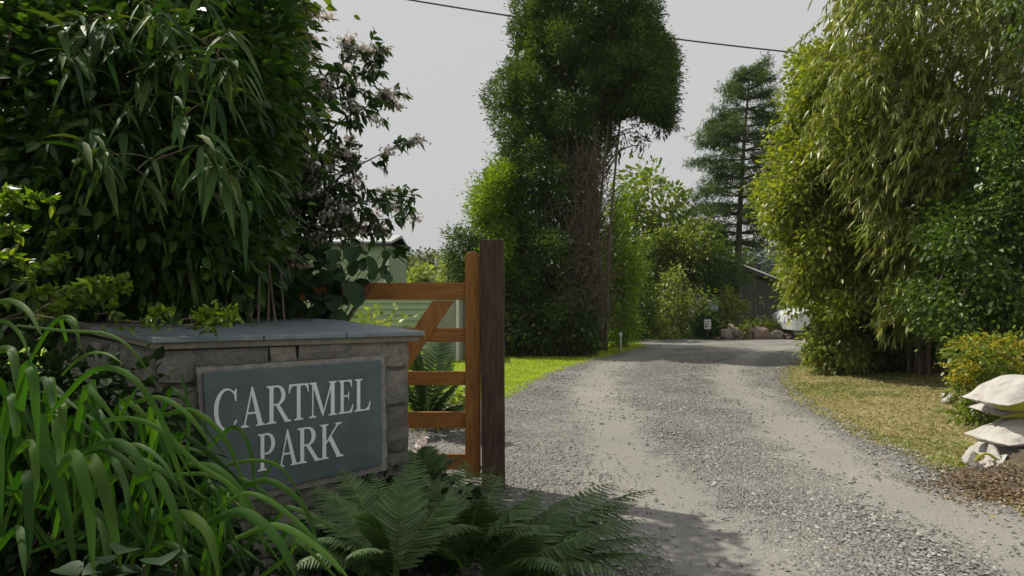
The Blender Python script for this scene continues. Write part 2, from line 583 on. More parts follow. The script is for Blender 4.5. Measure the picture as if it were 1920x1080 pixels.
def tree(name, label, cat, base, poly, Y0, D, nc, per, cr, L, W, mat, group=None, trunk=None, bark='bark', r=.12, nl=14, extra=None, core=None, crown_name='crown', trunk_name='trunk', **kw):
    """plant with a stem and a crown filling its outline"""
    o = empty(name, base, label, cat, group)
    mb = MB()
    pos = crown(mb, poly, Y0, D, nc, per, cr, L, W, **kw)
    if extra:
        for e in extra:
            crown(mb, *e[0], **e[1])
    if core:
        cp, co = volume_points(poly, Y0, D * .75, core, .3, .2, inset=8)
        cp = cp[cp[:, 2] > .1]
        leaves(mb, cp, rng.normal(size=cp.shape), L * 2.0, W * 2.4, 'oval', .2)
    mb.build(crown_name, mat, o)
    tb = MB()
    b = np.asarray(base, float)
    tp = np.asarray(trunk if trunk is not None else [b[0], Y0, np.percentile(pos[:, 2], 75)], float)
    mid = (b + tp) / 2 + rng.normal(size=3) * .04 * np.linalg.norm(tp - b) * np.array([1, 1, 0])
    tb.tube(bez(b - [0, 0, .05], mid, tp, 10), np.linspace(r, r * .3, 10), 8)
    idx = rng.choice(len(pos), min(nl, len(pos)), replace=False)
    limbs(tb, b, pos[idx], r * .35, top=tp)
    tb.build(trunk_name, M[bark], o, smooth=True)
    return o


# ------------------------------------------------------------------ ground, drive, lawn, verge
def interp(Y, tab):
    a = np.array(tab, float)
    return np.interp(Y, a[:, 0], a[:, 1])


EL = [(-4, -.5), (3, -.45), (5, -.6), (5.8, -1.6), (7.2, -1.9), (8.3, -1.2), (9.2, -.07), (11, .34), (13, 1.0), (15.3, 2.0), (18.5, 3.5), (21.9, 3.9)]
ER = [(-4, 3.0), (4.33, 3.2), (5.09, 3.29), (5.85, 3.33), (6.88, 3.39), (8.56, 3.62), (10, 3.95), (11.3, 4.36), (12.5, 4.87), (16, 6.9), (18.5, 9.2), (20.5, 14), (21.9, 16)]
TL = [(-4, 1.0), (3.6, 1.0), (5.95, 1.0), (8.56, 1.12), (10.5, 1.25), (12.5, 1.6), (16, 3.0), (22, 6.5)]
TR = [(-4, 2.6), (4, 2.6), (5.24, 2.66), (7.16, 2.87), (10, 3.25), (12.5, 3.85), (16, 5.6), (22, 10)]


def wear(x, y):
    a = np.exp(-((x - interp(y, TL)) / .42) ** 2 * .9)
    b = np.exp(-((x - interp(y, TR)) / .34) ** 2 * .9)
    w = np.maximum(a, b)
    far = np.clip((y - 13) / 5, 0, 1) * .45
    return np.clip(np.maximum(w, far), 0, 1)


def hump(x, y):
    return 0.0


g = MB()
xs = np.concatenate([[-2550, -800, -200], np.linspace(-60, 60, 25), [200, 800, 2550]])
ys = np.concatenate([[-140, -80], np.linspace(-40, 120, 33), [300, 900, 2200]])
XX, YY = np.meshgrid(xs, ys)
nx, ny = len(xs), len(ys)
g.add(np.stack([XX.ravel(), YY.ravel(), np.full(XX.size, -0.02)], 1),
      [(j * nx + i, j * nx + i + 1, (j + 1) * nx + i + 1, (j + 1) * nx + i) for j in range(ny - 1) for i in range(nx - 1)])
tag(g.build('ground', M['field']), kind='structure')

d = MB()
ys = np.concatenate([np.arange(-4, 6, .12), np.arange(6, 22, .2)])
nc_ = 70
tt = np.linspace(0, 1, nc_)
V, Wv = [], []
for y in ys:
    l, r_ = interp(y, EL), interp(y, ER)
    l += .05 * math.sin(y * 5.1) + .04 * math.sin(y * 11.3)
    r_ += .05 * math.sin(y * 4.3 + 1) + .03 * math.sin(y * 13.1)
    x = l + (r_ - l) * tt
    w = wear(x, np.full(nc_, y))
    edge = np.minimum(tt, 1 - tt) * (r_ - l)
    z = .004 - .012 * w + .006 * np.sin(x * 3 + y) * np.sin(y * 2.1) + .012
    z = np.where(edge < .1, .002, z)
    V.append(np.stack([x, np.full(nc_, y), z], 1))
    Wv.append(w)
d.add(np.vstack(V), [(j * nc_ + i, j * nc_ + i + 1, (j + 1) * nc_ + i + 1, (j + 1) * nc_ + i) for j in range(len(ys) - 1) for i in range(nc_ - 1)])
o = d.build('gravel_drive', M['gravel'], smooth=True, attrs={'wear': np.concatenate(Wv)})
tag(o, kind='structure')


def sheet(name, mat, yv, lf, rf, z, nc=12, hf=None):
    b = MB()
    V = []
    for y in yv:
        x = np.linspace(lf(y), rf(y), nc)
        zz = np.full(nc, z) if hf is None else z + hf(x, y)
        V.append(np.stack([x, np.full(nc, y), zz], 1))
    b.add(np.vstack(V), [(j * nc + i, j * nc + i + 1, (j + 1) * nc + i + 1, (j + 1) * nc + i) for j in range(len(yv) - 1) for i in range(nc - 1)])
    return tag(b.build(name, mat, smooth=True), kind='structure')


sheet('lawn', M['lawn'], np.arange(7.9, 20.6, .3), lambda y: -14, lambda y: interp(y, EL) + .1, -.004, 20)


def verge_h(x, y):
    e = x - interp(y, ER)
    return np.clip(e, 0, 2.5) * .05 + .01 * np.sin(x * 4) * np.sin(y * 3)


sheet('verge', M['verge'], np.arange(3.0, 18.5, .2), lambda y: interp(y, ER) - .06, lambda y: interp(y, ER) + 6, -.004, 24, verge_h)
sheet('flower_bed', M['soil'], np.arange(-1.0, 8.0, .15), lambda y: -6 - 0 * y, lambda y: interp(y, EL) + (.5 if y < 4.5 else .1), -.010, 40,
      lambda x, y: .30 * np.clip((-.35 - x) / .6, 0, 1) * np.clip((3.3 - y) / 1.0, 0, 1))


def bank(x, y):
    return .30 * np.clip((-.35 - x) / .6, 0, 1) * np.clip((3.3 - y) / 1.0, 0, 1)


# loose stones over the drive
n = 95000
y = 2.9 + 12.5 * rng.random(n) ** 1.7
x = interp(y, EL) - .1 + (interp(y, ER) + .25 - interp(y, EL)) * rng.random(n)
keep = rng.random(n) < np.clip(.85 - wear(x, y) * .85 + .3 * np.sin(x * 5 + np.sin(y * 3)) * np.sin(y * 2.1 + x) , .05, 1) * np.clip(1.3 - np.abs(np.sin(x * 2.2 + y) * np.sin(y * 1.7)) * .5, 0, 1)
x, y = x[keep], y[keep]
n = len(x)
s = rng.gamma(2.6, .0023, n).clip(.003, .016) * (1 + .01 * y)
oct_ = np.array([(1, 0, 0), (0, 1, 0), (-1, 0, 0), (0, -1, 0), (0, 0, 1), (0, 0, -1)], float)
jit = oct_[None] * rng.uniform(.65, 1.25, (n, 6, 1)) + rng.normal(size=(n, 6, 3)) * .18
jit[..., 2] *= .65
a = rng.uniform(0, 6.3, n)
ca, sa = np.cos(a)[:, None], np.sin(a)[:, None]
vx = jit[..., 0] * ca * 1.2 - jit[..., 1] * sa
vy = jit[..., 0] * sa * 1.2 + jit[..., 1] * ca
V = np.stack([vx, vy, jit[..., 2]], -1) * s[:, None, None]
V += np.stack([x, y, .012 + s * .4], -1)[:, None]
tri = np.array([(0, 1, 4), (1, 2, 4), (2, 3, 4), (3, 0, 4), (1, 0, 5), (2, 1, 5), (3, 2, 5), (0, 3, 5)])
T = (np.arange(n) * 6)[:, None, None] + tri[None]
b = MB()
b.add(V.reshape(-1, 3), None, T.reshape(-1, 3))
tag(b.build('loose_gravel', M['pebble']), 'loose grey stones scattered over the drive', 'gravel', kind='stuff')


def turf(name, label, mat, xy, z, h, w, lean=.5, cat='grass'):
    n = len(xy)
    pos = np.column_stack([xy, z])
    dr = np.column_stack([rng.normal(size=(n, 2)) * lean, np.ones(n)])
    b = MB()
    leaves(b, pos, dr, h, w, 'needle', .35)
    return tag(b.build(name, mat), label, cat, kind='stuff')


n = 60000
y = 8.0 + 11.5 * rng.random(n) ** 1.4
x = interp(y, EL) + .05 - 5.5 * rng.random(n) ** 1.3
turf('lawn_grass', 'short bright green lawn grass behind the gate', M['lawn_blade'], np.column_stack([x, y]), np.zeros(n), rng.uniform(.02, .05, n), .012)
n = 42000
y = 4.2 + 13 * rng.random(n) ** 1.6
e = -.08 + 3.4 * rng.random(n) ** 1.1
x = interp(y, ER) + e
z = verge_h(x, y) - .004
turf('dry_grass', 'dry straw coloured grass along the right side of the drive', M['straw'], np.column_stack([x, y]), z, rng.uniform(.025, .075, n), .010, 1.2)
n = 26000
y = 4.2 + 13 * rng.random(n) ** 1.5
e = -.02 + 2.2 * rng.random(n)
x = interp(y, ER) + e
pn = np.sin(x * 2.3 + y * 1.1) + np.sin(y * 1.9 - x) + .7 * np.sin(y * 5 + x * 4)
k = (pn > .5) | ((e < .22) & (rng.random(n) < .35))
x, y = x[k], y[k]
turf('green_tufts', 'greener tufts among the dry grass beside the drive', M['green_blade'], np.column_stack([x, y]), verge_h(x, y) - .004, rng.uniform(.03, .08, k.sum()), .009, .8)

# ------------------------------------------------------------------ stone wall with cap, slate sign
P1 = np.array([at(762, 600, 3.6)[0], 3.6])          # front right corner of the wall
P2 = np.array([at(292, 600, 2.87)[0], 2.87])        # front left corner
ft = (P1 - P2) / np.linalg.norm(P1 - P2)             # along the front, to the right
fn = np.array([ft[1], -ft[0]])                       # outwards, to the viewer
WL = np.linalg.norm(P1 - P2)
A2 = np.array([at(92, 590, 4.55)[0], 4.55])          # far end of the left side
lt = (P2 - A2) / np.linalg.norm(P2 - A2)
ln = np.array([lt[1], -lt[0]])
LL = np.linalg.norm(P2 - A2)
Dk = np.array([at(470, 590, 4.6)[0], 4.6])

wall = empty('stone_wall', (P2[0], P2[1], 0), 'low wall of brownish stone blocks with a flat slate top beside the gate', 'wall')


def w3(p, z):
    return np.array([p[0], p[1], z])


M['mortar'] = plain_mat('mortar', (0.10, 0.09, 0.075), (0.20, 0.18, 0.15), 30, .95, .6, .01)


def stone_mat():
    m, nt, out = new_mat('wall_stone')
    g = nt.nodes.new('ShaderNodeNewGeometry')
    r = ramp(nt, [(0, (0.145, 0.138, 0.128)), (.35, (0.235, 0.22, 0.20)), (.7, (0.185, 0.185, 0.183)), (1, (0.29, 0.265, 0.232))], g.outputs['Random Per Island'])
    n1 = noise(nt, 9, 7, .65)
    n2 = noise(nt, 55, 5, .7)
    r1 = ramp(nt, [(.25, (.45, .42, .38)), (.5, (1, 1, 1)), (.75, (1.35, 1.25, 1.1))], n1.outputs[0])
    c = mix(nt, r.outputs[0], r1.outputs[0], 1, 'MULTIPLY')
    r2 = ramp(nt, [(.3, (.7, .7, .7)), (.7, (1.2, 1.2, 1.2))], n2.outputs[0])
    c = mix(nt, c.outputs[0], r2.outputs[0], 1, 'MULTIPLY')
    # lichen
    n3 = noise(nt, 5, 4, .5)
    lm = ramp(nt, [(.60, (0, 0, 0)), (.68, (.55, .55, .55))], n3.outputs[0])
    c = mix(nt, c.outputs[0], (.13, .15, .10), lm.outputs[0])
    p = nt.nodes.new('ShaderNodeBsdfPrincipled')
    nt.links.new(c.outputs[0], p.inputs['Base Color'])
    p.inputs['Roughness'].default_value = .9
    p.inputs['Specular IOR Level'].default_value = .2
    ad = mix(nt, n1.outputs[0], n2.outputs[0], .35)
    bump(nt, ad.outputs[0], .8, .03, p.inputs['Normal'])
    nt.links.new(p.outputs[0], out.inputs[0])
    return m


def rough_block(mb, o, ax, ay, az, seed, amp=.006, nu=7, nv=4):
    """stone with an uneven face: face grid spanned by ax (along) and az (up), thickness ay (outwards)"""
    rs = np.random.default_rng(seed)
    o, ax, ay, az = map(lambda q: np.asarray(q, float), (o, ax, ay, az))
    u = np.linspace(0, 1, nu)
    v = np.linspace(0, 1, nv)
    n_ = ay / (np.linalg.norm(ay) + 1e-9)
    G = []
    for j, b_ in enumerate(v):
        for i, a_ in enumerate(u):
            e = (i in (0, nu - 1)) or (j in (0, nv - 1))
            h = rs.normal() * amp - (.011 if e else 0)
            ju = 0 if not e else rs.normal() * .0035
            G.append(o + ax * a_ + az * b_ + ay + n_ * h + (ax / np.linalg.norm(ax)) * ju + az / np.linalg.norm(az) * ju * .8)
    base = [o, o + ax, o + ax + az, o + az]
    k = len(G)
    q = [(j * nu + i, j * nu + i + 1, (j + 1) * nu + i + 1, (j + 1) * nu + i) for j in range(nv - 1) for i in range(nu - 1)]
    per = [(i) for i in range(nu)] + [j * nu + nu - 1 for j in range(1, nv)] + [(nv - 1) * nu + i for i in range(nu - 2, -1, -1)] + [j * nu for j in range(nv - 2, 0, -1)]
    ring = [G[i] - ay for i in per]
    m_ = len(per)
    for t_ in range(m_):
        a_, b_ = per[t_], per[(t_ + 1) % m_]
        q.append((b_, a_, k + t_, k + (t_ + 1) % m_))
    mb.add(G + ring, q)


core = MB()
ztop = 1.128
quad = [w3(P2, -.05), w3(P1, -.05), w3(Dk + [.12, -.05], -.05), w3(A2, -.05)]
core.prism(quad, (0, 0, ztop + .05))
core.build('wall_core', M['mortar'], wall)
M['stone'] = stone_mat()
wb = MB()
TH = .035
sd = 10
# front courses: (z0, z1, [break points as fractions])
front = [(.985, 1.125, [0, .39, .50, .73, 1.0]), (.80, .972, [0, .27, .55, .86, 1.0]), (.56, .79, [0, .30, .62, .87, 1.0]),
         (.36, .55, [0, .22, .50, .80, 1.0]), (.17, .35, [0, .33, .60, 1.0]), (-.04, .16, [0, .25, .55, .8, 1.0])]
for z0, z1, br in front:
    for a_, b_ in zip(br[:-1], br[1:]):
        sd += 1
        o_ = w3(P2 + ft * (a_ * WL + .004), z0 + .004)
        rough_block(wb, o_, w3(ft, 0) * ((b_ - a_) * WL - .009), w3(fn, 0) * (TH + rng.uniform(-.012, .008)), np.array([0, 0, z1 - z0 - .008]), sd, .004, max(4, int((b_ - a_) * 16)), 5)
# left side: thin, rough, random courses
z = -.04
while z < 1.09:
    h = rng.uniform(.07, .16)
    if z + h > 1.06:
        h = 1.122 - z
    a_ = 0
    while a_ < LL - .02:
        w_ = min(rng.uniform(.16, .42), LL - a_)
        if LL - a_ - w_ < .1:
            w_ = LL - a_
        sd += 1
        rough_block(wb, w3(A2 + lt * (a_ + .005), z + .006), w3(lt, 0) * (w_ - .012), w3(ln, 0) * (TH + rng.uniform(-.02, .02)), np.array([0, 0, h - .012]), sd, .009, 6, 4)
        a_ += w_
    z += h
# right side
rt = (Dk - P1) / np.linalg.norm(Dk - P1)
rn = np.array([rt[1], -rt[0]])
RL = np.linalg.norm(Dk - P1)
z = -.04
while z < 1.09:
    h = .18 if z + .3 < 1.12 else 1.122 - z
    a_ = 0
    while a_ < RL - .05:
        w_ = min(.4, RL - a_)
        sd += 1
        rough_block(wb, w3(P1 + rt * (a_ + .005), z + .005), w3(rt, 0) * (w_ - .01), w3(rn, 0) * .03, np.array([0, 0, h - .01]), sd, .005, 6, 4)
        a_ += w_
    z += h
wb.build('stone_facing', M['stone'], wall)

M['slate_cap'] = plain_mat('cap_slate', (0.13, 0.165, 0.185), (0.24, 0.28, 0.30), 14, .5, .4, .004, spec=.5, detail=8)
M['pale_stone'] = plain_mat('pale_stone', (0.20, 0.18, 0.145), (0.34, 0.30, 0.245), 25, .9, .5, .006)
bed = MB()
capA, capB, capC, capD = at(72, 590, 4.62), at(290, 633, 2.80), at(797, 621, 3.58), at(492, 589, 4.75)
capR = at(640, 600.5, 4.05)
up = np.array([0, 0, 1.0])


def shrink(p, k):
    c = (capA + capB + capC + capD) / 4
    return np.array([c[0] + (p[0] - c[0]) * k, c[1] + (p[1] - c[1]) * k, p[2]])


bedq = [shrink(p, .975) - up * .052 for p in (capA, capB, capC, capR, capD)]
bed.prism(bedq, (0, 0, .028))
bed.build('bedding_course', M['pale_stone'], wall, bevel=.004)
cap = MB()
# three slabs with fine joints, running from the front edge to the back
for f0, f1 in ((0, .345), (.35, .655), (.66, 1.0)):
    fr0, fr1 = capB + (capC - capB) * f0, capB + (capC - capB) * f1
    bk0, bk1 = capA + (capD - capA) * f0, capA + (capD - capA) * f1
    poly = [fr0, fr1] + ([capR] if f1 == 1.0 else []) + [bk1, bk0]
    cap.prism([p - up * .024 for p in poly], (0, 0, .024))
cap.build('slate_cap', M['slate_cap'], wall, bevel=.004)

# the slate sign -------------------------------------------------------------
OFF = TH + .012
S0 = np.array([*(P2 + fn * OFF), 0])
SN = np.array([*fn, 0])


def on_sign(px, py, lift=0.0):
    r = at(px, py, 1.0) - np.array([0, 0, EYE])
    o_ = np.array([0, 0, EYE])
    t = ((S0 + SN * lift - o_) @ SN) / (r @ SN)
    return o_ + r * t


sign = empty('slate_sign', on_sign(548, 905), 'rectangular slate sign with pale serif capitals reading CARTMEL PARK', 'sign')
M['slate'] = plain_mat('sign_slate', (0.075, 0.105, 0.11), (0.115, 0.15, 0.155), 10, .5, .25, .004, spec=.45, detail=7)
M['lime'] = plain_mat('lime_mortar', (0.19, 0.18, 0.165), (0.34, 0.325, 0.30), 35, .95, .7, .008)
sb = MB()
rim = roughen([(367, 688), (383, 957), (724, 881), (719, 665)], 9, .10)
sb.prism([on_sign(p[0], p[1]) for p in rim], SN * .012)
mo = sb.build('mortar_bed', M['lime'], sign, bevel=.002)
sb = MB()
sb.prism([on_sign(*p, .012) for p in ((378, 698), (391, 943), (714, 869), (711, 675))], SN * .022)
sb.build('slab', M['slate'], sign, bevel=.004)
FACE = .012 + .022 + .0012

# serif capitals as polygons on a unit cap height -------------------------------
def arc(cx, cy, rx, ry, a0, a1, n=22):
    return [(cx + rx * math.cos(math.radians(a0 + (a1 - a0) * i / n)), cy + ry * math.sin(math.radians(a0 + (a1 - a0) * i / n))) for i in range(n + 1)]


def serif(cx, y, w, top=False, h=.035, br=.05):
    s_ = -1 if top else 1
    return [(cx - w, y), (cx + w, y), (cx + w, y + s_ * h * .6), (cx + w * .45, y + s_ * br * 1.25), (cx - w * .45, y + s_ * br * 1.25), (cx - w, y + s_ * h * .6)]


def ring(outer, inner):
    return ('ring', outer, inner)


def bar(x0, y0, x1, y1):
    return [(x0, y0), (x1, y0), (x1, y1), (x0, y1)]


TK, TN = .125, .048
GL = {}
GL['C'] = (.72, [ring(arc(.38, .5, .38, .525, 44, 316, 34), arc(.415, .5, .285, .475, 50, 310, 34)),
                 [(.63, .70), (.675, .69), (.685, 1.0), (.655, 1.0), (.60, .93)], [(.60, .10), (.66, .15), (.70, .19), (.685, .24), (.61, .17)]])
GL['A'] = (.78, [[(.36, 1.02), (.40, 1.02), (.175, .03), (.120, .03)], [(.36, 1.02), (.40, 1.02), (.70, .03), (.555, .03), (.335, .92)],
                 bar(.20, .325, .60, .375), serif(.14, 0, .135), serif(.635, 0, .145)])
GL['R'] = (.74, [bar(.10, .03, .10 + TK, .97), serif(.16, 0, .155), serif(.15, 1, .145, True),
                 bar(.10, .955, .36, 1.0), bar(.20, .47, .36, .515),
                 ring(arc(.34, .735, .255, .265, 90, -90), arc(.32, .735, .145, .222, 90, -90)),
                 [(.27, .50), (.40, .50), (.70, .03), (.565, .03)], serif(.665, 0, .105)])
GL['P'] = (.60, [bar(.10, .03, .10 + TK, .97), serif(.16, 0, .155), serif(.15, 1, .145, True),
                 bar(.10, .955, .36, 1.0), bar(.20, .43, .36, .475),
                 ring(arc(.33, .715, .26, .285, 90, -90), arc(.31, .715, .15, .242, 90, -90))])
GL['T'] = (.68, [bar(.275, .03, .275 + TK, .96), serif(.3375, 0, .155), bar(.02, .95, .66, 1.0),
                 [(.02, .99), (.0, .76), (.03, .76), (.075, .89), (.14, .955)], [(.66, .99), (.68, .76), (.65, .76), (.605, .89), (.54, .955)]])
GL['M'] = (.96, [bar(.125, .03, .165, .96), serif(.145, 0, .12), serif(.15, 1, .12, True), [(.11, 1.0), (.25, 1.0), (.50, .20), (.455, .03)],
                 [(.455, .03), (.49, .03), (.80, .97), (.74, .97)], bar(.735, .03, .735 + TK, .97), serif(.80, 0, .145), serif(.80, 1, .135, True)])
GL['E'] = (.64, [bar(.10, .03, .10 + TK, .97), serif(.15, 0, .14), serif(.15, 1, .14, True), bar(.10, .955, .56, 1.0), bar(.10, 0, .58, .045),
                 bar(.20, .495, .43, .54), [(.56, 1.0), (.57, .78), (.54, .78), (.50, .90), (.44, .96)], [(.57, 0), (.63, .25), (.595, .25), (.53, .10), (.44, .04)],
                 [(.43, .40), (.45, .40), (.45, .64), (.43, .64), (.40, .54), (.40, .495)]])
GL['L'] = (.62, [bar(.10, .03, .10 + TK, .97), serif(.16, 0, .15), serif(.16, 1, .15, True), bar(.10, 0, .56, .045),
                 [(.56, 0), (.62, .27), (.585, .27), (.52, .11), (.42, .04)]])
GL['K'] = (.78, [bar(.10, .03, .10 + TK, .97), serif(.16, 0, .15), serif(.16, 1, .15, True), [(.21, .40), (.21, .47), (.60, .97), (.66, .97)],
                 [(.30, .56), (.40, .66), (.73, .03), (.58, .03)], serif(.64, 1, .11, True), serif(.69, 0, .125)])

M['lettering'] = plain_mat('letter_paint', (0.76, 0.83, 0.84), (0.82, 0.87, 0.88), 40, .7, 0, .001)
lb = MB()


def put_letter(ch, x0, x1, top, basel):
    """glyph between photo columns x0 and x1; top and basel give the rows of the cap line and base line"""
    w, parts = GL[ch]
    kz = 0

    def mp(p, k):
        px = x0 + (x1 - x0) * p[0] / w
        return on_sign(px, basel(px) + (top(px) - basel(px)) * p[1], FACE + k * .00012)
    for part in parts:
        kz += 1
        if isinstance(part, tuple) and part[0] == 'ring':
            a_, b_ = part[1], part[2]
            n_ = len(a_)
            pts = [mp(p, kz) for p in a_] + [mp(p, kz) for p in b_]
            e = [p + SN * .0012 for p in pts]
            q = []
            for i in range(n_ - 1):
                q.append((2 * n_ + i, 2 * n_ + i + 1, 3 * n_ + i + 1, 3 * n_ + i))
                q.append((i, i + 1, 2 * n_ + i + 1, 2 * n_ + i))
                q.append((n_ + i, n_ + i + 1, 3 * n_ + i + 1, 3 * n_ + i))
            q += [(0, n_, 3 * n_, 2 * n_), (n_ - 1, 2 * n_ - 1, 4 * n_ - 1, 3 * n_ - 1)]
            lb.add(pts + e, q)
        else:
            lb.prism([mp(p, kz) for p in part], SN * .0012)


lin = lambda xa, ya, xb, yb: (lambda x: ya + (yb - ya) * (x - xa) / (xb - xa))
top1, bas1 = lin(401, 732, 695, 709), lin(451, 803, 695, 768)
for ch, a_, b_ in (('C', 401, 446), ('A', 449, 498), ('R', 499, 544), ('T', 541, 579), ('M', 578, 633), ('E', 634, 663), ('L', 664, 695)):
    put_letter(ch, a_, b_, top1, bas1)
top2, bas2 = lin(490, 814, 620, 794), lin(490, 883, 630, 857)
for ch, a_, b_ in (('P', 483, 516), ('A', 519, 560), ('R', 557, 600), ('K', 599, 642)):
    put_letter(ch, a_, b_, top2, bas2)
lb.build('lettering', M['lettering'], sign)

# ------------------------------------------------------------------ gate and post
M['gate'] = plain_mat('gate_wood', (0.24, 0.10, 0.024), (0.48, 0.21, 0.048), 9, .6, .4, .004, stretch=(6, 6, .8), detail=9, spec=.35)
M['gate_h'] = plain_mat('gate_wood_rail', (0.24, 0.10, 0.024), (0.48, 0.21, 0.048), 7, .6, .4, .004, stretch=(.8, 6, 8), detail=9, spec=.35)
M['post'] = plain_mat('post_wood', (0.035, 0.024, 0.02), (0.13, 0.075, 0.052), 12, .75, .7, .008, stretch=(3, 3, .35), spec=.3, detail=8)
M['steel'] = plain_mat('zinc', (0.35, 0.34, 0.30), (0.6, 0.58, 0.5), 40, .4, .1, .001, metal=.8)
GY = 4.85
gate = empty('timber_gate', at(885, 895, GY) * [1, 1, 0], 'orange brown five bar wooden gate with a diagonal brace', 'gate')


def gx(px):
    return (px - 960) / F * GY


def gz(py):
    return EYE - (py - HY) / F * GY


def stile(x0, x1, top):
    b = MB()
    xc, r = (x0 + x1) / 2, (x1 - x0) / 2
    prof = [(x0, gz(893)), (x1, gz(893))] + [(xc + r * math.cos(a_), gz(top) - r * .75 + r * .75 * math.sin(a_)) for a_ in np.linspace(0, math.pi, 9)]
    b.prism([(p[0], GY - .045, p[1]) for p in prof], (0, .085, 0))
    return b.build('stile', M['gate'], gate, bevel=.006)


stile(gx(873), gx(901), 472)
stile(gx(540), gx(567), 474)
for y0, y1, t in ((530, 562, .03), (615, 641, .022), (696, 722, .022), (772, 802, .022), (851, 880, .022)):
    b = MB()
    b.box(gx(566), gx(875), GY - t / 2, GY + t / 2, gz(y1), gz(y0))
    b.build('rail', M['gate_h'], gate, bevel=.004)
b = MB()
b.prism([(gx(p), GY - .046, gz(q)) for p, q in ((812, 564), (852, 564), (640, 880), (600, 880))], (0, .028, 0))
b.build('brace', M['gate'], gate, bevel=.004)
b = MB()
for p, q in ((796, 629), (742, 709)):
    c = np.array([gx(p), GY - .044, gz(q)])
    b = MB()
    b.tube([c, c + [0, -.008, 0], c + [0, -.012, 0]], [.012, .011, .006], 10)
    b.build('bolt', M['steel'], gate)

PY_ = 4.72
post = empty('gate_post', at(925, 920, PY_) * [1, 1, 0], 'tall square dark brown wooden post at the open end of the gate', 'gate post')
b = MB()
x0, x1 = (900 - 960) / F * PY_, (945 - 960) / F * PY_
zt = EYE - (449 - HY) / F * PY_
nz = 16
prof = []
V, Q = [], []
for i in range(nz + 1):
    z = -.05 + (zt + .05) * i / nz
    j = rng.normal(size=2) * .0012
    V += [(x0 + j[0] + .012 * (1 - i / nz), PY_, z), (x1 + j[1] + .008 * (1 - i / nz), PY_, z), (x1 + j[1] + .006 * (1 - i / nz), PY_ + .145, z), (x0 + j[0] + .012 * (1 - i / nz), PY_ + .145, z)]
for i in range(nz):
    for k in range(4):
        Q.append((i * 4 + k, i * 4 + (k + 1) % 4, (i + 1) * 4 + (k + 1) % 4, (i + 1) * 4 + k))
Q += [(0, 3, 2, 1), (nz * 4, nz * 4 + 1, nz * 4 + 2, nz * 4 + 3)]
b.add(V, Q)
b.build('post', M['post'], post, bevel=.006)
b = MB()
for zz in (gz(550), gz(868)):
    c = np.array([x0 + .012, PY_ - .002, zz])
    b = MB()
    b.box(c[0] - .012, c[0] + .02, PY_ - .006, PY_ - .001, zz - .012, zz + .012)
    b.build('latch_plate', M['twig'], post)

# ------------------------------------------------------------------ sword-leaved clumps in front of the wall
def zp(x, y):      # zoom pixels of the lower left of the photograph to photo pixels
    return (x / 2.0, 540 + y / 2.0)


def blade(mb, pts, wpx, Y, dY=.0, fold=.35):
    """arching strap leaf through photo points; wpx its width in photo pixels at distance Y"""
    P = np.array(pts, float)
    n = 14
    t = np.linspace(0, 1, len(P))
    tt = np.linspace(0, 1, n)
    if len(P) == 3:
        C2 = np.array([(1 - s) ** 2 * P[0] + 2 * s * (1 - s) * (2 * P[1] - .5 * P[0] - .5 * P[2]) + s * s * P[2] for s in tt])
    else:
        # Catmull-Rom
        Q = np.vstack([2 * P[0] - P[1], P, 2 * P[-1] - P[-2]])
        C2 = []
        for s in tt:
            u = s * (len(P) - 1)
            i = min(int(u), len(P) - 2)
            f = u - i
            a, b, c, e = Q[i], Q[i + 1], Q[i + 2], Q[i + 3]
            C2.append(.5 * (2 * b + (c - a) * f + (2 * a - 5 * b + 4 * c - e) * f * f + (3 * b - 3 * c + e - a) * f ** 3))
        C2 = np.array(C2)
    Ys = Y - dY * tt
    C = np.stack([(C2[:, 0] - 960) / F * Ys, Ys, EYE - (C2[:, 1] - HY) / F * Ys], 1)
    T = nrm(np.gradient(C, axis=0))
    view = nrm(C - np.array([0, 0, EYE]))
    S = nrm(np.cross(T, view) + rng.normal(size=3) * .15)
    w = wpx / F * Y * .5 * np.interp(tt, [0, .15, .45, .8, 1], [.65, .85, 1, .72, .03])
    mb.strips(C[None], w[None], S[None], fold)


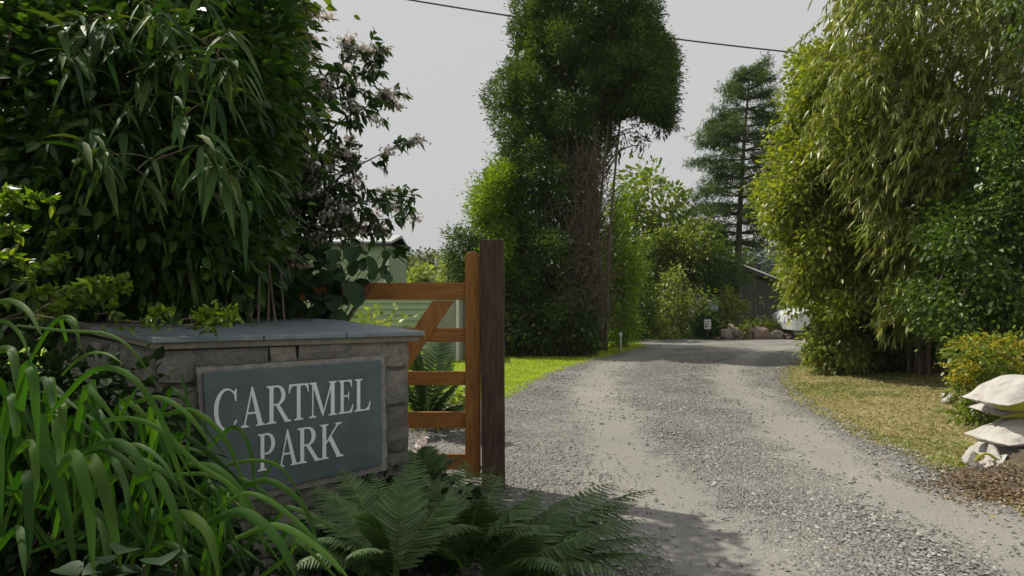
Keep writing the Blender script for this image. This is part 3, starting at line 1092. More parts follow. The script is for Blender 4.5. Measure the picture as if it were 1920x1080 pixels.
hand = [
    ([zp(60, 560), zp(112, 290), zp(145, 650)], 56, 1.75), ([zp(200, 560), zp(236, 440), zp(225, 720)], 42, 1.9),
    ([zp(190, 470), zp(330, 320), zp(440, 305), zp(540, 380), zp(640, 560), zp(750, 765)], 32, 1.8),
    ([zp(230, 330), zp(350, 242), zp(465, 290)], 15, 2.1), ([zp(60, 140), zp(240, 160), zp(400, 172), zp(500, 235), zp(582, 362)], 18, 2.2),
    ([zp(-40, 60), zp(40, 48), zp(110, 90), zp(160, 185)], 28, 1.9), ([zp(-60, 130), zp(10, 125), zp(70, 170), zp(115, 268)], 24, 1.8),
    ([zp(210, 700), zp(275, 625), zp(330, 790), zp(352, 1090)], 62, 1.5), ([zp(300, 700), zp(345, 640), zp(405, 800), zp(460, 1090)], 62, 1.6),
    ([zp(300, 640), zp(400, 610), zp(510, 690), zp(600, 852)], 30, 1.75), ([zp(300, 620), zp(420, 575), zp(505, 620), zp(560, 740), zp(598, 850)], 42, 1.7),
    ([zp(430, 600), zp(520, 588), zp(610, 650), zp(668, 748)], 24, 1.9), ([zp(500, 730), zp(580, 705), zp(650, 830), zp(685, 1010)], 46, 1.6),
    ([zp(600, 880), zp(690, 850), zp(780, 920), zp(822, 1090)], 52, 1.6),
    ([zp(380, 500), zp(480, 488), zp(600, 530), zp(740, 660), zp(880, 750), zp(960, 880)], 32, 1.75),
    ([zp(60, 620), zp(115, 580), zp(135, 700), zp(120, 840)], 38, 1.7), ([zp(50, 760), zp(95, 690), zp(108, 850), zp(105, 1060)], 48, 1.5),
    ([zp(10, 440), zp(45, 400), zp(55, 480), zp(60, 565)], 46, 1.8), ([zp(500, 430), zp(600, 412), zp(710, 480), zp(825, 640)], 26, 2.0),
    ([zp(640, 700), zp(780, 700), zp(870, 750), zp(950, 880)], 24, 1.9), ([zp(150, 390), zp(230, 410), zp(330, 480), zp(437, 556)], 18, 2.1),
    ([zp(130, 350), zp(170, 345), zp(200, 440), zp(215, 480)], 34, 1.9), ([zp(-30, 240), zp(40, 230), zp(60, 310), zp(70, 420)], 44, 1.9),
    ([zp(80, 330), zp(200, 130), zp(280, 120), zp(300, 220)], 22, 2.3), ([zp(250, 200), zp(230, 110), zp(280, 150), zp(310, 240)], 20, 2.3),
    ([zp(-30, 620), zp(4, 540), zp(8, 700), zp(5, 900)], 24, 1.5), ([zp(-20, 1000), zp(60, 900), zp(80, 960), zp(95, 1090)], 40, 1.45),
    ([zp(560, 760), zp(640, 640), zp(700, 520)], 16, 2.0), ([zp(420, 560), zp(470, 450), zp(515, 370)], 14, 2.1),
    ([zp(160, 470), zp(170, 600), zp(230, 760), zp(290, 1090)], 70, 1.75), ([zp(160, 520), zp(200, 480), zp(215, 600), zp(225, 700)], 40, 1.8),
    ([zp(380, 700), zp(420, 640), zp(470, 740), zp(480, 840)], 34, 1.85), ([zp(700, 760), zp(800, 740), zp(840, 860), zp(845, 960)], 22, 1.9),
    ([zp(300, 820), zp(370, 850), zp(400, 960), zp(410, 1090)], 44, 1.6), ([zp(560, 1000), zp(620, 960), zp(690, 1000), zp(700, 1090)], 34, 1.6),
    # right-hand sweep below the sign
    ([(380, 900), (440, 868), (520, 872), (578, 952)], 20, 2.0), ([(400, 960), (470, 925), (560, 980), (640, 1078)], 26, 1.75),
    ([(430, 930), (500, 900), (570, 950), (600, 1040)], 20, 1.9), ([(360, 1000), (450, 960), (520, 1010), (560, 1095)], 34, 1.6),
    ([(380, 850), (440, 800), (470, 850), (480, 930)], 15, 2.1), ([(440, 1010), (520, 985), (600, 1030), (660, 1090)], 22, 1.7),
    ([(350, 870), (410, 880), (470, 950), (500, 1040)], 22, 1.9), ([(300, 780), (360, 770), (420, 820), (465, 925)], 18, 2.0),
    ([(340, 700), (352, 760), (350, 860), (330, 900)], 12, 2.1), ([(520, 860), (480, 905), (400, 930), (330, 990)], 10, 2.1),
]
groups = {0: MB(), 1: MB(), 2: MB()}
for k_, (pts, w, Yd) in enumerate(hand):
    mx = np.mean([p[0] for p in pts])
    gi = 0 if mx < 115 else (1 if mx < 300 else 2)
    blade(groups[gi], pts, w * (.38 if k_ < 37 else .58), Yd, .12)
# the mass of darker blades behind, from three roots
roots = [(40, 980, 1.9), (200, 1010, 2.0), (400, 1080, 2.0)]
for gi, (rx, ry, ry_) in enumerate(roots):
    for i in range(34 if gi < 2 else 26):
        ang = rng.normal(.35 if gi else .1, .75)
        ln_ = rng.uniform(170, 420) * (.75 if gi == 2 else 1)
        s0 = (rx + rng.normal() * 55, ry + rng.normal() * 40)
        ap = (s0[0] + math.sin(ang) * ln_ * .6, max(s0[1] - abs(math.cos(ang)) * ln_ * .85, (700, 730, 900)[gi] + rng.uniform(0, 60)))
        tip = (ap[0] + math.sin(ang) * ln_ * .45 + 20, ap[1] + rng.uniform(30, 210))
        blade(groups[gi], [s0, (ap[0] * .75 + s0[0] * .25, ap[1] + 25), ap, tip], rng.uniform(7, 15), rng.uniform(1.95, 2.35), .15)
lab = ['broad bright green sword leaves arching over at the far left edge', 'big clump of long green strap leaves drooping in front of the wall corner',
       'narrow green strap leaves sweeping down below the slate sign']
for gi in range(3):
    rx, ry, ry_ = roots[gi]
    e = empty('sword_leaf_clump', at(rx, ry, ry_), lab[gi], 'plant', 'clumps of sword-shaped leaves')
    groups[gi].build('leaf_blades', M['blade'], e, smooth=True)

# low dark groundcover under them
b = MB()
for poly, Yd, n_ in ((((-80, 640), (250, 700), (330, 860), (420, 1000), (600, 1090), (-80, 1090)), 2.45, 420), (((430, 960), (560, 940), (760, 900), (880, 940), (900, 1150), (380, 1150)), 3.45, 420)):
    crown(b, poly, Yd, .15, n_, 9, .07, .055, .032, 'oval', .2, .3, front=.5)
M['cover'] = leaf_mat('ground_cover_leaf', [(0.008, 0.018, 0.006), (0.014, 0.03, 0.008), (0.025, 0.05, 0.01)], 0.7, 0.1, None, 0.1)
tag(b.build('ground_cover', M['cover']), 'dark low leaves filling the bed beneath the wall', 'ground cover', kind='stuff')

# broad rounded leaves at the bottom left
e = empty('broad_leaf_weed', at(270, 1075, 1.5), 'low plant with rounded leaves at the bottom under the strap leaves', 'plant')
b = MB()
for (px, py, s_) in ((245, 1028, 50), (300, 1045, 60), (270, 1072, 60), (215, 1065, 50), (335, 1075, 46), (185, 1045, 40), (110, 1065, 46), (350, 1040, 30), (150, 1085, 50)):
    c = at(px, py, 1.5)
    leaves(b, c[None], np.array([[rng.normal() * .6, -.5, .25]]), s_ / F * 1.5 * 1.2, s_ / F * 1.5 * 1.15, 'round', .3, .2, twist=.15)
b.build('leaves', M['broad'], e, smooth=True)
b = MB()
for px in (150, 215, 270, 330):
    b.tube(bez(at(260, 1150, 1.55), at(px, 1110, 1.52), at(px, 1060, 1.5)), .003, 5)
b.build('stem', M['twig'], e)

# ------------------------------------------------------------------ ferns
def frond(mb, rb, P, wmax, npair=25, tipw=.0):
    wmax = wmax * 1.12
    """P: bezier control points of the rachis (3d); wmax: half span of the frond"""
    n = npair
    t = np.linspace(.08, 1, n)
    P = [np.asarray(p, float) for p in P]

    def ev(t):
        t = np.asarray(t)[:, None]
        return (1 - t) ** 3 * P[0] + 3 * t * (1 - t) ** 2 * P[1] + 3 * t * t * (1 - t) * P[2] + t ** 3 * P[3]
    C = ev(t)
    T = nrm(np.gradient(C, axis=0))
    side = nrm(np.cross(T, np.array([0, 0, 1.0]) + rng.normal(size=3) * .15))
    N = nrm(np.cross(side, T))
    rb.tube(ev(np.linspace(0, 1, 12)), np.linspace(.0035, .0008, 12), 4)
    L = wmax * np.sin(np.clip(t * 1.05, 0, 1) ** .62 * np.pi * .97) ** .8 + .006
    for sg in (-1, 1):
        D = nrm(side * sg + T * (.42 + .4 * t[:, None]) - N * .18)
        Lp = L * rng.uniform(.88, 1.08, n)
        k = 6
        tk = np.array([0, .12, .35, .6, .85, 1.0])
        wk = np.array([.5, 1, .95, .75, .4, .04])
        Cc = C[:, None] + D[:, None] * (Lp[:, None] * tk)[..., None] + T[:, None] * (Lp[:, None] * tk ** 2 * .18)[..., None]
        Cc = Cc + np.array([0, 0, -1.0]) * (Lp[:, None] * tk ** 2 * rng.uniform(.12, .34, (n, 1)))[..., None]
        Sd = nrm(np.cross(D, N) + rng.normal(size=(n, 3)) * .12)
        Wd = (.085 * Lp + .0015)[:, None] * wk
        mb.strips(Cc, Wd, np.repeat(Sd[:, None], k, 1), .3)
        # lobes along the edges of each leaflet
        m = 7
        s_ = np.linspace(.12, .85, m)
        for q in (-1, 1):
            base = C[:, None] + D[:, None] * (Lp[:, None] * s_)[..., None] + T[:, None] * (Lp[:, None] * s_ ** 2 * .18)[..., None]
            base = base + np.array([0, 0, -1.0]) * (Lp[:, None] * s_ ** 2 * .22)[..., None]
            dd = nrm(Sd[:, None] * q + D[:, None] * .9 + np.zeros((n, m, 3)))
            lw = (.15 * Lp + .001)[:, None] * (1.0 - s_ * .6)
            tq = np.array([0, .5, 1.0])
            Ck = base[:, :, None] + dd[:, :, None] * (lw[..., None] * tq)[..., None]
            Sk = np.repeat(np.repeat(D[:, None, None], m, 1), 3, 2)
            Wk = (Lp[:, None] * .035)[..., None] * np.array([1, .8, .15]) + np.zeros((n, m, 3))
            mb.strips(Ck.reshape(n * m, 3, 3), Wk.reshape(n * m, 3), Sk.reshape(n * m, 3, 3))


def fern(label, base_px, Yb, fr, group='ferns below the gate'):
    b0 = at(*base_px, Yb)
    e = empty('fern', b0, label, 'fern', group)
    mb, rb = MB(), MB()
    for (tx, ty, dy, arch, wd) in fr:
        tip = at(tx, ty, Yb + dy)
        L_ = np.linalg.norm(tip - b0)
        arch *= .7
        p1 = b0 + (tip - b0) * .3 + np.array([0, 0, arch * L_])
        p2 = b0 + (tip - b0) * .72 + np.array([0, 0, arch * L_ * .9])
        frond(mb, rb, [b0 + rng.normal(size=3) * .015, p1, p2, tip], wd)
    mb.build('fronds', M['fern'], e)
    rb.build('stalks', M['bright'], e)


fern('shaggy green fern at the bottom just below the slate sign', (735, 1085), 2.55,
     [(585, 905, .25, .12, .10), (640, 880, .35, .16, .11), (545, 950, 0, .22, .10), (700, 885, .45, .16, .10), (600, 1010, -.2, .25, .09),
      (780, 850, .5, .15, .11), (520, 1010, -.1, .25, .09), (850, 930, .2, .2, .11), (690, 960, -.2, .2, .1), (660, 1040, -.35, .25, .08), (620, 925, .1, .1, .1), (760, 900, .15, .2, .11), (560, 1060, -.3, .3, .08)])
fern('large green fern leaning across the foot of the gate', (870, 1060), 3.0,
     [(870, 862, .7, .12, .14), (940, 890, .6, .14, .13), (780, 880, .5, .14, .13), (1010, 930, .2, .18, .13), (820, 900, .3, .15, .12), (900, 940, -.2, .22, .12),
      (980, 960, -.3, .24, .12), (760, 990, -.3, .24, .11), (930, 870, .9, .14, .12), (1040, 990, -.2, .25, .12), (730, 930, .1, .2, .12), (850, 1000, -.5, .3, .11)])
fern('spreading fern reaching out over the gravel drive', (930, 1110), 3.0,
     [(1225, 918, .45, .20, .15), (1150, 905, .6, .16, .14), (1205, 975, .1, .20, .14), (1250, 1050, -.1, .22, .14), (1180, 945, .3, .2, .14), (1235, 1010, 0, .2, .14), (1110, 1010, -.2, .2, .12), (1060, 950, .2, .2, .13),
      (1150, 1075, -.4, .25, .12), (1000, 1000, -.4, .25, .12), (1010, 910, .8, .12, .13), (1050, 1070, -.5, .3, .12), (960, 960, .1, .2, .12), (1080, 930, .4, .24, .11)])
fern('small fern in the corner between sign and gate', (790, 920), 3.75,
     [(745, 855, -.1, .2, .09), (800, 838, .1, .2, .10), (850, 860, -.1, .25, .10), (720, 900, -.2, .25, .09), (860, 900, -.2, .25, .09), (770, 845, .2, .25, .09), (830, 850, .2, .2, .09)])

# ------------------------------------------------------------------ left: shrubs above the wall
# dark evergreen mass behind
tree('evergreen_shrub', 'very dark leafy evergreen shrub filling the upper left behind the strap leaves', 'shrub', (-3.2, 4.3, 0),
     [(-200, -70), (540, -70), (535, 60), (540, 200), (510, 330), (500, 480), (460, 560), (-200, 600)], 4.15, .55, 1700, 12, .16, .075, .042, M['dark'],
     r=.09, nl=26, core=1500, droop=.2, fold=.3, down=.2, front=.55, back=.2, trunk_name='stem', crown_name='foliage')
tree('broadleaf_shrub', 'mid green small leaved shrub rising at the top left behind the strap leaves', 'shrub', (-2.0, 4.4, 0),
     [(330, -50), (590, -50), (580, -20), (545, 30), (520, 140), (560, 260), (500, 350), (430, 340), (360, 200)], 4.75, .4, 460, 12, .15, .07, .045, M['mid'],
     r=.05, nl=14, core=200, droop=.2, fold=.3, trunk_name='stem', crown_name='foliage')
tree('added_shade_tree', 'tall unseen tree added beyond the left edge to shade the wall', 'tree', (-6.6, 5.4, 0),
     [(-1500, -600), (-620, -420), (-420, 0), (-420, 560), (-1500, 560)], 5.6, 1.6, 620, 10, .45, .2, .13, M['dark'], r=.2, nl=14, core=260)  # stands out of view, added to throw shade over the left side
# big strap-leaved bamboo
e = empty('strap_leaf_bamboo', (-1.9, 3.9, .0), 'arching bamboo with long drooping dark strap leaves behind the wall', 'bamboo')
lb_, cb_ = MB(), MB()
nodes = []
poly_s = [(140, 60), (400, 0), (480, 130), (530, 330), (510, 400), (440, 450), (300, 440), (190, 400), (120, 300), (110, 160)]
u, v = sample_poly(poly_s, 125)
for (px, py) in list(zip(u, v)) + [(190, 130), (240, 120), (350, 130), (400, 130), (300, 190), (350, 210), (430, 150), (265, 240), (150, 180), (400, 300), (440, 330), (320, 60), (360, 90)] * 2:
    Yd = rng.uniform(2.95, 3.9)
    nd = at(px - 25, py - 35, Yd)
    k = rng.integers(4, 8)
    dirs = np.column_stack([rng.normal(.40, .45, k), rng.normal(-.3, .35, k), rng.normal(-.28, .38, k)])
    L_ = rng.uniform(.11, .21, k)
    leaves(lb_, np.repeat(nd[None], k, 0) + rng.normal(size=(k, 3)) * .02, dirs, L_, L_ * rng.uniform(.14, .20, k), 'lance', rng.uniform(.25, .7, k), .35, twist=.35)
    nodes.append(nd)
for i in range(26):
    nd = nodes[rng.integers(len(nodes))]
    b0 = np.array([rng.uniform(-2.6, -1.3), rng.uniform(3.9, 4.4), .1])
    cb_.tube(bez(b0, b0 * [.9, 1, 1] + [0, 0, 2.6], nd, 10), np.linspace(.009, .003, 10), 5)
for i in range(70):      # side twigs joining neighbouring leaf fans
    a_ = nodes[rng.integers(len(nodes))]
    near = sorted(nodes, key=lambda q: np.linalg.norm(q - a_))[rng.integers(1, 5)]
    cb_.tube(bez(a_, (a_ + near) / 2 + [0, 0, .05], near, 5), .002, 4)
lb_.build('leaves', M['sasa'], e, smooth=True)
cb_.build('canes', M['bark_pale'], e, smooth=True)
# low strap leaves under it, nearer the wall top
e = empty('strap_leaf_sapling', at(300, 600, 4.0), 'small low tuft of strap leaves just over the slate wall top', 'bamboo')
b = MB()
for px, py in ((280, 500), (330, 520), (300, 470), (350, 490), (250, 520), (380, 540)):
    k = 5
    nd = at(px, py, rng.uniform(3.7, 4.2))
    leaves(b, np.repeat(nd[None], k, 0), np.column_stack([rng.normal(.3, .4, k), rng.normal(0, .3, k), rng.normal(-.3, .2, k)]), .24, .026, 'lance', .5, .3)
b.build('leaves', M['sasa'], e, smooth=True)
b = MB()
for q in range(4):
    b.tube(bez(at(300, 640, 4.1), at(300, 560, 4.1), at(280 + q * 25, 500, 3.95)), .003, 5)
b.build('canes', M['bark_pale'], e)


# flowering shrub against the sky
def branchy(name, label, base, Yc, stems, mat, leafL, leafW, cat='shrub', blossom=0, bl_r=.05, per=26, spread=.16, leafprof='lance'):
    e = empty(name, base, label, cat)
    lm, tm, fm = MB(), MB(), MB()
    bp = np.asarray(base, float)
    for (pts, dens) in stems:
        P3 = np.array([at(p[0], p[1], Yc + rng.normal() * .18) for p in pts])
        t = np.linspace(0, 1, 12)
        C = np.stack([np.interp(t * (len(P3) - 1), np.arange(len(P3)), P3[:, k]) for k in range(3)], 1)
        C[1:-1] = (C[:-2] + C[1:-1] * 2 + C[2:]) / 4
        tm.tube(C, np.linspace(.012, .003, 12), 5)
        n_ = int(per * dens)
        s = rng.random(n_) ** .8
        c = np.stack([np.interp(s, t, C[:, k]) for k in range(3)], 1)
        tip = c + rng.normal(size=(n_, 3)) * spread * np.array([1, 1, .8]) * (1.1 - .55 * s)[:, None]
        for a_, b_ in zip(c, tip):
            tm.tube(bez(a_, (a_ + b_) / 2 + [0, 0, .02], b_, 4), .0022, 3)
            k = rng.integers(5, 9)
            q = rng.random(k)[:, None]
            pp = a_ + (b_ - a_) * (.3 + .7 * q)
            dd = nrm((b_ - a_)[None]) * .7 + rng.normal(size=(k, 3)) * .7 + [0, 0, -.25]
            leaves(lm, pp, dd, leafL * rng.uniform(.7, 1.3, k), leafW, leafprof, .25, .3)
            if blossom and rng.random() < blossom:
                kk = 60
                off = rng.normal(size=(kk, 3)) * bl_r * .36 * np.array([1.3, 1, .8])
                leaves(fm, b_ + off * .8, rng.normal(size=(kk, 3)), .024, .022, 'tiny')
    lm.build('foliage', mat, e)
    tm.build('stem', M['twig'], e)
    if fm.n:
        fm.build('blossom', M['blossom'], e)
    return e


st = [([(480, 600), (470, 350), (540, 120), (575, 20)], 1.6), ([(480, 600), (500, 400), (600, 200), (640, 110), (705, 90)], 1.5), ([(500, 550), (540, 330), (640, 220), (735, 180)], 1.6),
      ([(500, 550), (560, 400), (650, 320), (770, 262)], 1.6), ([(520, 560), (590, 440), (680, 370), (780, 378)], 1.7), ([(500, 560), (560, 460), (640, 420), (730, 410)], 1.5),
      ([(500, 560), (500, 430), (560, 300), (600, 220)], 1.8), ([(470, 560), (480, 400), (520, 250), (560, 150)], 1.8), ([(520, 560), (540, 480), (590, 420), (640, 340)], 1.8),
      ([(470, 560), (450, 400), (480, 200), (500, 60)], 1.5), ([(500, 560), (520, 420), (590, 330), (660, 270)], 1.8),
      ([(500, 580), (500, 500), (540, 430), (580, 380)], 2.0), ([(480, 560), (500, 460), (530, 380), (560, 330)], 2.2), ([(590, 180), (650, 160), (720, 100)], .5), ([(500, 300), (540, 200), (590, 100)], 1.4)]
branchy('flowering_shrub', 'tall loose shrub with pale pinkish blossom standing against the sky', at(500, 780, 5.0) * [1, 1, 0], 5.0, st, M['flowering'], .075, .03, blossom=.30, bl_r=.085, per=34, spread=.15)

# broad leaves over the far gate rail
e = empty('broad_leaf_shrub', at(600, 800, 4.45) * [1, 1, 0], 'shrub of large flat rounded dark leaves covering the left end of the gate', 'shrub')
b, s_ = MB(), MB()
spots = [(655, 560, 66), (690, 500, 40), (735, 490, 34), (745, 475, 30), (620, 520, 60), (580, 560, 70), (540, 590, 60), (600, 600, 50), (690, 545, 40), (560, 530, 50), (520, 560, 60), (500, 510, 50), (560, 470, 36),
         (620, 475, 40), (480, 560, 60), (450, 590, 55), (660, 480, 34), (715, 530, 26), (480, 470, 60), (440, 420, 60), (450, 520, 60), (500, 440, 50), (590, 500, 34), (640, 600, 40), (520, 610, 50), (410, 560, 60), (430, 470, 50)]
def clear_of_stile(px, py, w_):
    return math.hypot(px - 553, py - 490) > w_ * .5 + 16


for px, py, w_ in spots + [(rng.uniform(400, 640), rng.uniform(470, 620), rng.uniform(18, 40)) for i in range(200)] + [(rng.uniform(640, 760), rng.uniform(470, 530), rng.uniform(14, 30)) for i in range(26)]:
    Yd = rng.uniform(4.2, 4.7)
    if not clear_of_stile(px, py, w_):
        continue
    c = at(px, py - w_ * .5, Yd)
    L_ = w_ * (.82 if w_ > 42 and w_ != 88 else 1) / F * Yd
    leaves(b, c[None], np.array([[rng.normal() * .6, -.35 + rng.normal() * .3, -.6 + rng.normal() * .25]]), L_ * 1.1, L_ * .95, 'round', .1, .25, twist=.2)
    if rng.random() < .35:
        s_.tube(bez(at(560, 760, 4.5), (at(560, 700, 4.5) + c) / 2, c, 7), [.008, .007, .006, .005, .004, .003, .002], 4)
b.build('foliage', M['broad'], e, smooth=True)
s_.build('stem', M['twig'], e)

# small bright twigs trailing over the cap
def sprigs(name, label, base, lines, mat, n_leaf, L_, W_, group=None):
    e = empty(name, base, label, 'shrub', group)
    lm, tm = MB(), MB()
    for (pts, Yd, dens) in lines:
        P3 = np.array([at(p[0], p[1], Yd) for p in pts])
        t = np.linspace(0, 1, 10)
        C = np.stack([np.interp(t * (len(P3) - 1), np.arange(len(P3)), P3[:, k]) for k in range(3)], 1)
        tm.tube(C, np.linspace(.004, .0015, 10), 4)
        n_ = int(n_leaf * dens)
        s = .35 + .65 * rng.random(n_)
        c = np.stack([np.interp(s, t, C[:, k]) for k in range(3)], 1) + rng.normal(size=(n_, 3)) * .012
        leaves(lm, c, rng.normal(size=(n_, 3)) + [0.2, -.2, .5], L_ * rng.uniform(.6, 1.3, n_), W_, 'oval', .1, .25)
    lm.build('foliage', mat, e)
    tm.build('twigs', M['twig'], e)


sprigs('trailing_shrub', 'bright yellow green sprigs trailing over the slate wall top', at(60, 640, 2.9),
       [([(60, 590), (180, 610), (330, 612), (450, 598)], 2.85, 1.4), ([(330, 612), (390, 606), (440, 590)], 2.84, 2.2), ([(340, 600), (380, 592), (412, 578)], 2.86, 1.6), ([(200, 600), (280, 605), (290, 570)], 2.9, 1.2), ([(180, 590), (210, 585), (218, 565)], 2.9, 1), ([(350, 615), (400, 612), (430, 600)], 2.8, 1.4),
        ([(270, 610), (300, 590), (320, 580)], 2.9, .8)], M['bright'], 34, .035, .018)
sprigs('twiggy_shrub', 'twiggy shrub with small bright leaves at the left edge above the wall', at(-40, 700, 2.9),
       [([(-60, 480), (0, 380), (40, 370), (100, 380)], 2.7, 1.6), ([(-60, 500), (0, 480), (60, 500)], 2.8, 1.3), ([(-20, 560), (60, 520), (120, 480)], 3.0, 1.3), ([(0, 600), (120, 560), (230, 520)], 3.0, 2.0), ([(60, 590), (140, 540), (200, 530)], 2.9, 2.0),
        ([(-40, 470), (10, 430), (30, 440)], 2.7, 1.3), ([(-40, 420), (0, 400), (20, 350)], 2.7, 1.2), ([(0, 600), (100, 590), (190, 545)], 3.0, 1.6), ([(100, 580), (180, 560), (240, 540)], 3.1, 1.6), ([(-60, 570), (40, 560), (110, 540)], 3.0, 1.4), ([(60, 520), (100, 440), (130, 430)], 3.2, 1)],
       M['bright'], 46, .042, .022)

# fern-like plant behind the wall by the gate and low plants on the lawn edge
fern('dark fern growing behind the gate rails', (800, 790), 6.6, [(700, 640, .2, .2, .2), (760, 610, .3, .2, .22), (850, 660, -.1, .2, .2), (860, 720, -.2, .2, .2), (780, 650, -.2, .2, .2), (720, 700, 0, .2, .2), (830, 620, .4, .2, .2), (870, 760, 0, .2, .18)], None)
tree('leafy_border_plant', 'yellow leaved low shrub showing over the wall below the gate rail', 'shrub', (-2.2, 8.2, 0), [(640, 620), (690, 590), (740, 585), (790, 620), (800, 700), (650, 760)], 8.2, .4, 60, 12, .12, .08, .04, M['light'],
     r=.03, nl=6, trunk_name='stem', crown_name='foliage')
tree('border_shrub', 'dark green low shrub behind the lower gate rails', 'shrub', at(800, 800, 7.2) * [1, 1, 0], [(760, 720), (880, 730), (890, 770), (820, 790), (760, 790)], 7.2, .3, 70, 12, .08, .07, .03, M['mid'],
     r=.02, nl=6, trunk_name='stem', crown_name='foliage')
# pale litter / flowers under the gate
e = empty('white_flower', at(800, 845, 5.9) * [1, 1, 0], 'small white flowers by the gravel behind the bottom gate rail', 'flower')
for px, py in ((785, 830), (793, 842), (777, 850), (799, 824), (788, 856)):
    b = MB()
    c = at(px, py, 5.6)
    leaves(b, np.repeat(c[None], 12, 0) + rng.normal(size=(12, 3)) * .012, rng.normal(size=(12, 3)), .035, .03, 'tiny')
    b.build('flower_head', M['blossom'], e)
b = MB()
for i in range(14):
    b.tube([at(788, 875, 5.7) + rng.normal(size=3) * .02, at(770 + i * 3, 840, 5.65)], .002, 3)
b.build('stem', M['green_blade'], e)

# ------------------------------------------------------------------ middle distance: conifer group
ctree = empty('cypress_tree', (2.4, 17.6, 0), 'tall dark cypress leaning right at the top behind the gate post', 'tree')
mb = MB()
main = [(1020, -190), (1130, -190), (1190, -80), (1218, 5), (1240, 60), (1256, 90), (1272, 140), (1276, 200), (1262, 240), (1235, 238), (1208, 212), (1180, 222), (1150, 250), (1135, 290), (1128, 420), (1120, 560), (1112, 640),
        (955, 640), (948, 500), (938, 400), (936, 280), (940, 180), (950, 100), (962, 60), (975, 10), (990, -60)]
pos = crown(mb, main, 17.6, 1.7, 5600, 24, .125, .085, .028, 'tiny', .1, down=-.3, outw=.6, rnd=.7, front=.80, back=.12, lobes=.36, step=46)
cp, co = volume_points(main, 17.6, 1.2, 6000, .3, .2, inset=14)
leaves(mb, cp, rng.normal(size=cp.shape), .30, .16, 'oval', .2)
for poly, n_ in (([(1130, 250), (1175, 205), (1210, 215), (1190, 260), (1150, 300)], 34), ([(1215, 225), (1262, 205), (1272, 225), (1240, 258)], 22), ([(1190, 265), (1206, 262), (1207, 285), (1196, 286)], 6)):
    crown(mb, poly, 17.4, .4, n_, 14, .12, .14, .04, 'tiny', .2)
crown(mb, [(1150, 20), (1215, 20), (1245, 80), (1268, 140), (1270, 200), (1255, 236), (1220, 215), (1170, 205), (1120, 200)], 17.3, 1.2, 1500, 24, .15, .085, .030, 'tiny', .1, down=.1, outw=.5, rnd=.8, front=.7)
mb.build('crown', M['conifer'], ctree)
tb = MB()
for (xb, xt, yt, r_) in ((1128, 1095, -60, .07), (1110, 1150, 150, .05), (1092, 1060, 60, .05), (1118, 1075, 140, .045), (1136, 1165, 215, .05), (1100, 1128, 100, .05)):
    b0 = at(xb, 655, 17.3)
    b0[2] = -.05
    tb.tube(bez(b0, at(xb + (xt - xb) * .25 + rng.normal() * 6, 420, 14.9), at(xt, yt, 17.3), 14), np.linspace(r_, r_ * .4, 14), 8)
for px, py in ((1190, 240), (1250, 210), (1200, 272), (1170, 250), (1160, 285)):
    tb.tube(bez(at(1135, py + 40, 17.3), at(1160, py, 17.3), at(px, py, 17.4), 7), np.linspace(.03, .01, 7), 4)
tb.build('trunk', M['bark_pale'], ctree, smooth=True)
# bare dead twigs down the shaded face
db = MB()
for i in range(950):
    px = rng.normal(1100, 26)
    py = rng.uniform(290, 620)
    if px > 1150 or px < 1000:
        continue
    a_ = at(px, py, 17.6 - 1.9 + rng.uniform(0, .5))
    ln_ = rng.uniform(.25, .9)
    dr = np.array([rng.normal(0, .35), -.18 + rng.normal() * .1, rng.uniform(-.2, 1.0)])
    dr /= np.linalg.norm(dr)
    db.tube([a_, a_ + dr * ln_ * .5 + rng.normal(size=3) * .04, a_ + dr * ln_ + [0, 0, -.05]], [.011, .008, .004], 3)
db.build('dead_twigs', M['deadtwig'], ctree)

tree('sunlit_cypress', 'cypress left of the tall dark one, its sunlit brightness put into the leaf colour', 'tree', (-.6, 18.6, 0),
     [(908, 288), (930, 296), (962, 310), (975, 380), (975, 640), (905, 640), (895, 540), (888, 440), (894, 365)], 17.2, 1.1, 1300, 20, .2, .09, .035, M['conifer_sunlit'],
     r=.1, nl=10, core=1400, prof='tiny', rnd=.9, droop=.1, down=0, group=None)  # sun-struck left rim of the cypresses, painted in as brighter leaves
tree('box_shrub', 'small rounded dark green shrub just left of the gate post', 'shrub', (-1.5, 16.4, 0), [(843, 470), (850, 440), (872, 428), (900, 432), (910, 470), (905, 620), (860, 600), (850, 510)], 16.4, .6, 420, 20, .12, .075, .032, M['conifer'],
     r=.05, nl=6, core=120, prof='tiny', trunk_name='stem', crown_name='foliage')
tree('sunlit_column_cypress', 'columnar cypress right of the bare trunks, backlit yellow put into the leaf colour', 'tree', (3.0, 18.9, 0),
     [(1150, 375), (1172, 372), (1192, 400), (1200, 470), (1202, 560), (1185, 640), (1135, 645), (1130, 450)], 18.9, .8, 700, 18, .2, .09, .035, M['conifer_sunlit'],
     r=.08, nl=8, core=400, prof='tiny', droop=.1, down=0)  # the yellow of the light from behind is in the leaf colour
tree('clipped_hedge', 'low dark hedge with yellowish leaves at the foot of the tall cypress', 'hedge', (.9, 15.6, 0),
     [(942, 575), (1000, 560), (1060, 572), (1120, 590), (1135, 640), (1120, 657), (1020, 664), (940, 664)], 16.0, .7, 560, 14, .12, .085, .045, M['hedge'],
     r=.05, nl=12, core=500, trunk_name='stem', crown_name='foliage', zmin=.0)
tree('tall_yew', 'dark shrub in shade at the far left end of the drive', 'shrub', at(1185, 640, 21.5) * [1, 1, 0], [(1165, 480), (1205, 490), (1215, 560), (1210, 637), (1150, 640)], 21.5, .8, 170, 13, .16, .12, .06, M['dark'], r=.08, nl=8, core=150, trunk_name='stem', crown_name='foliage')
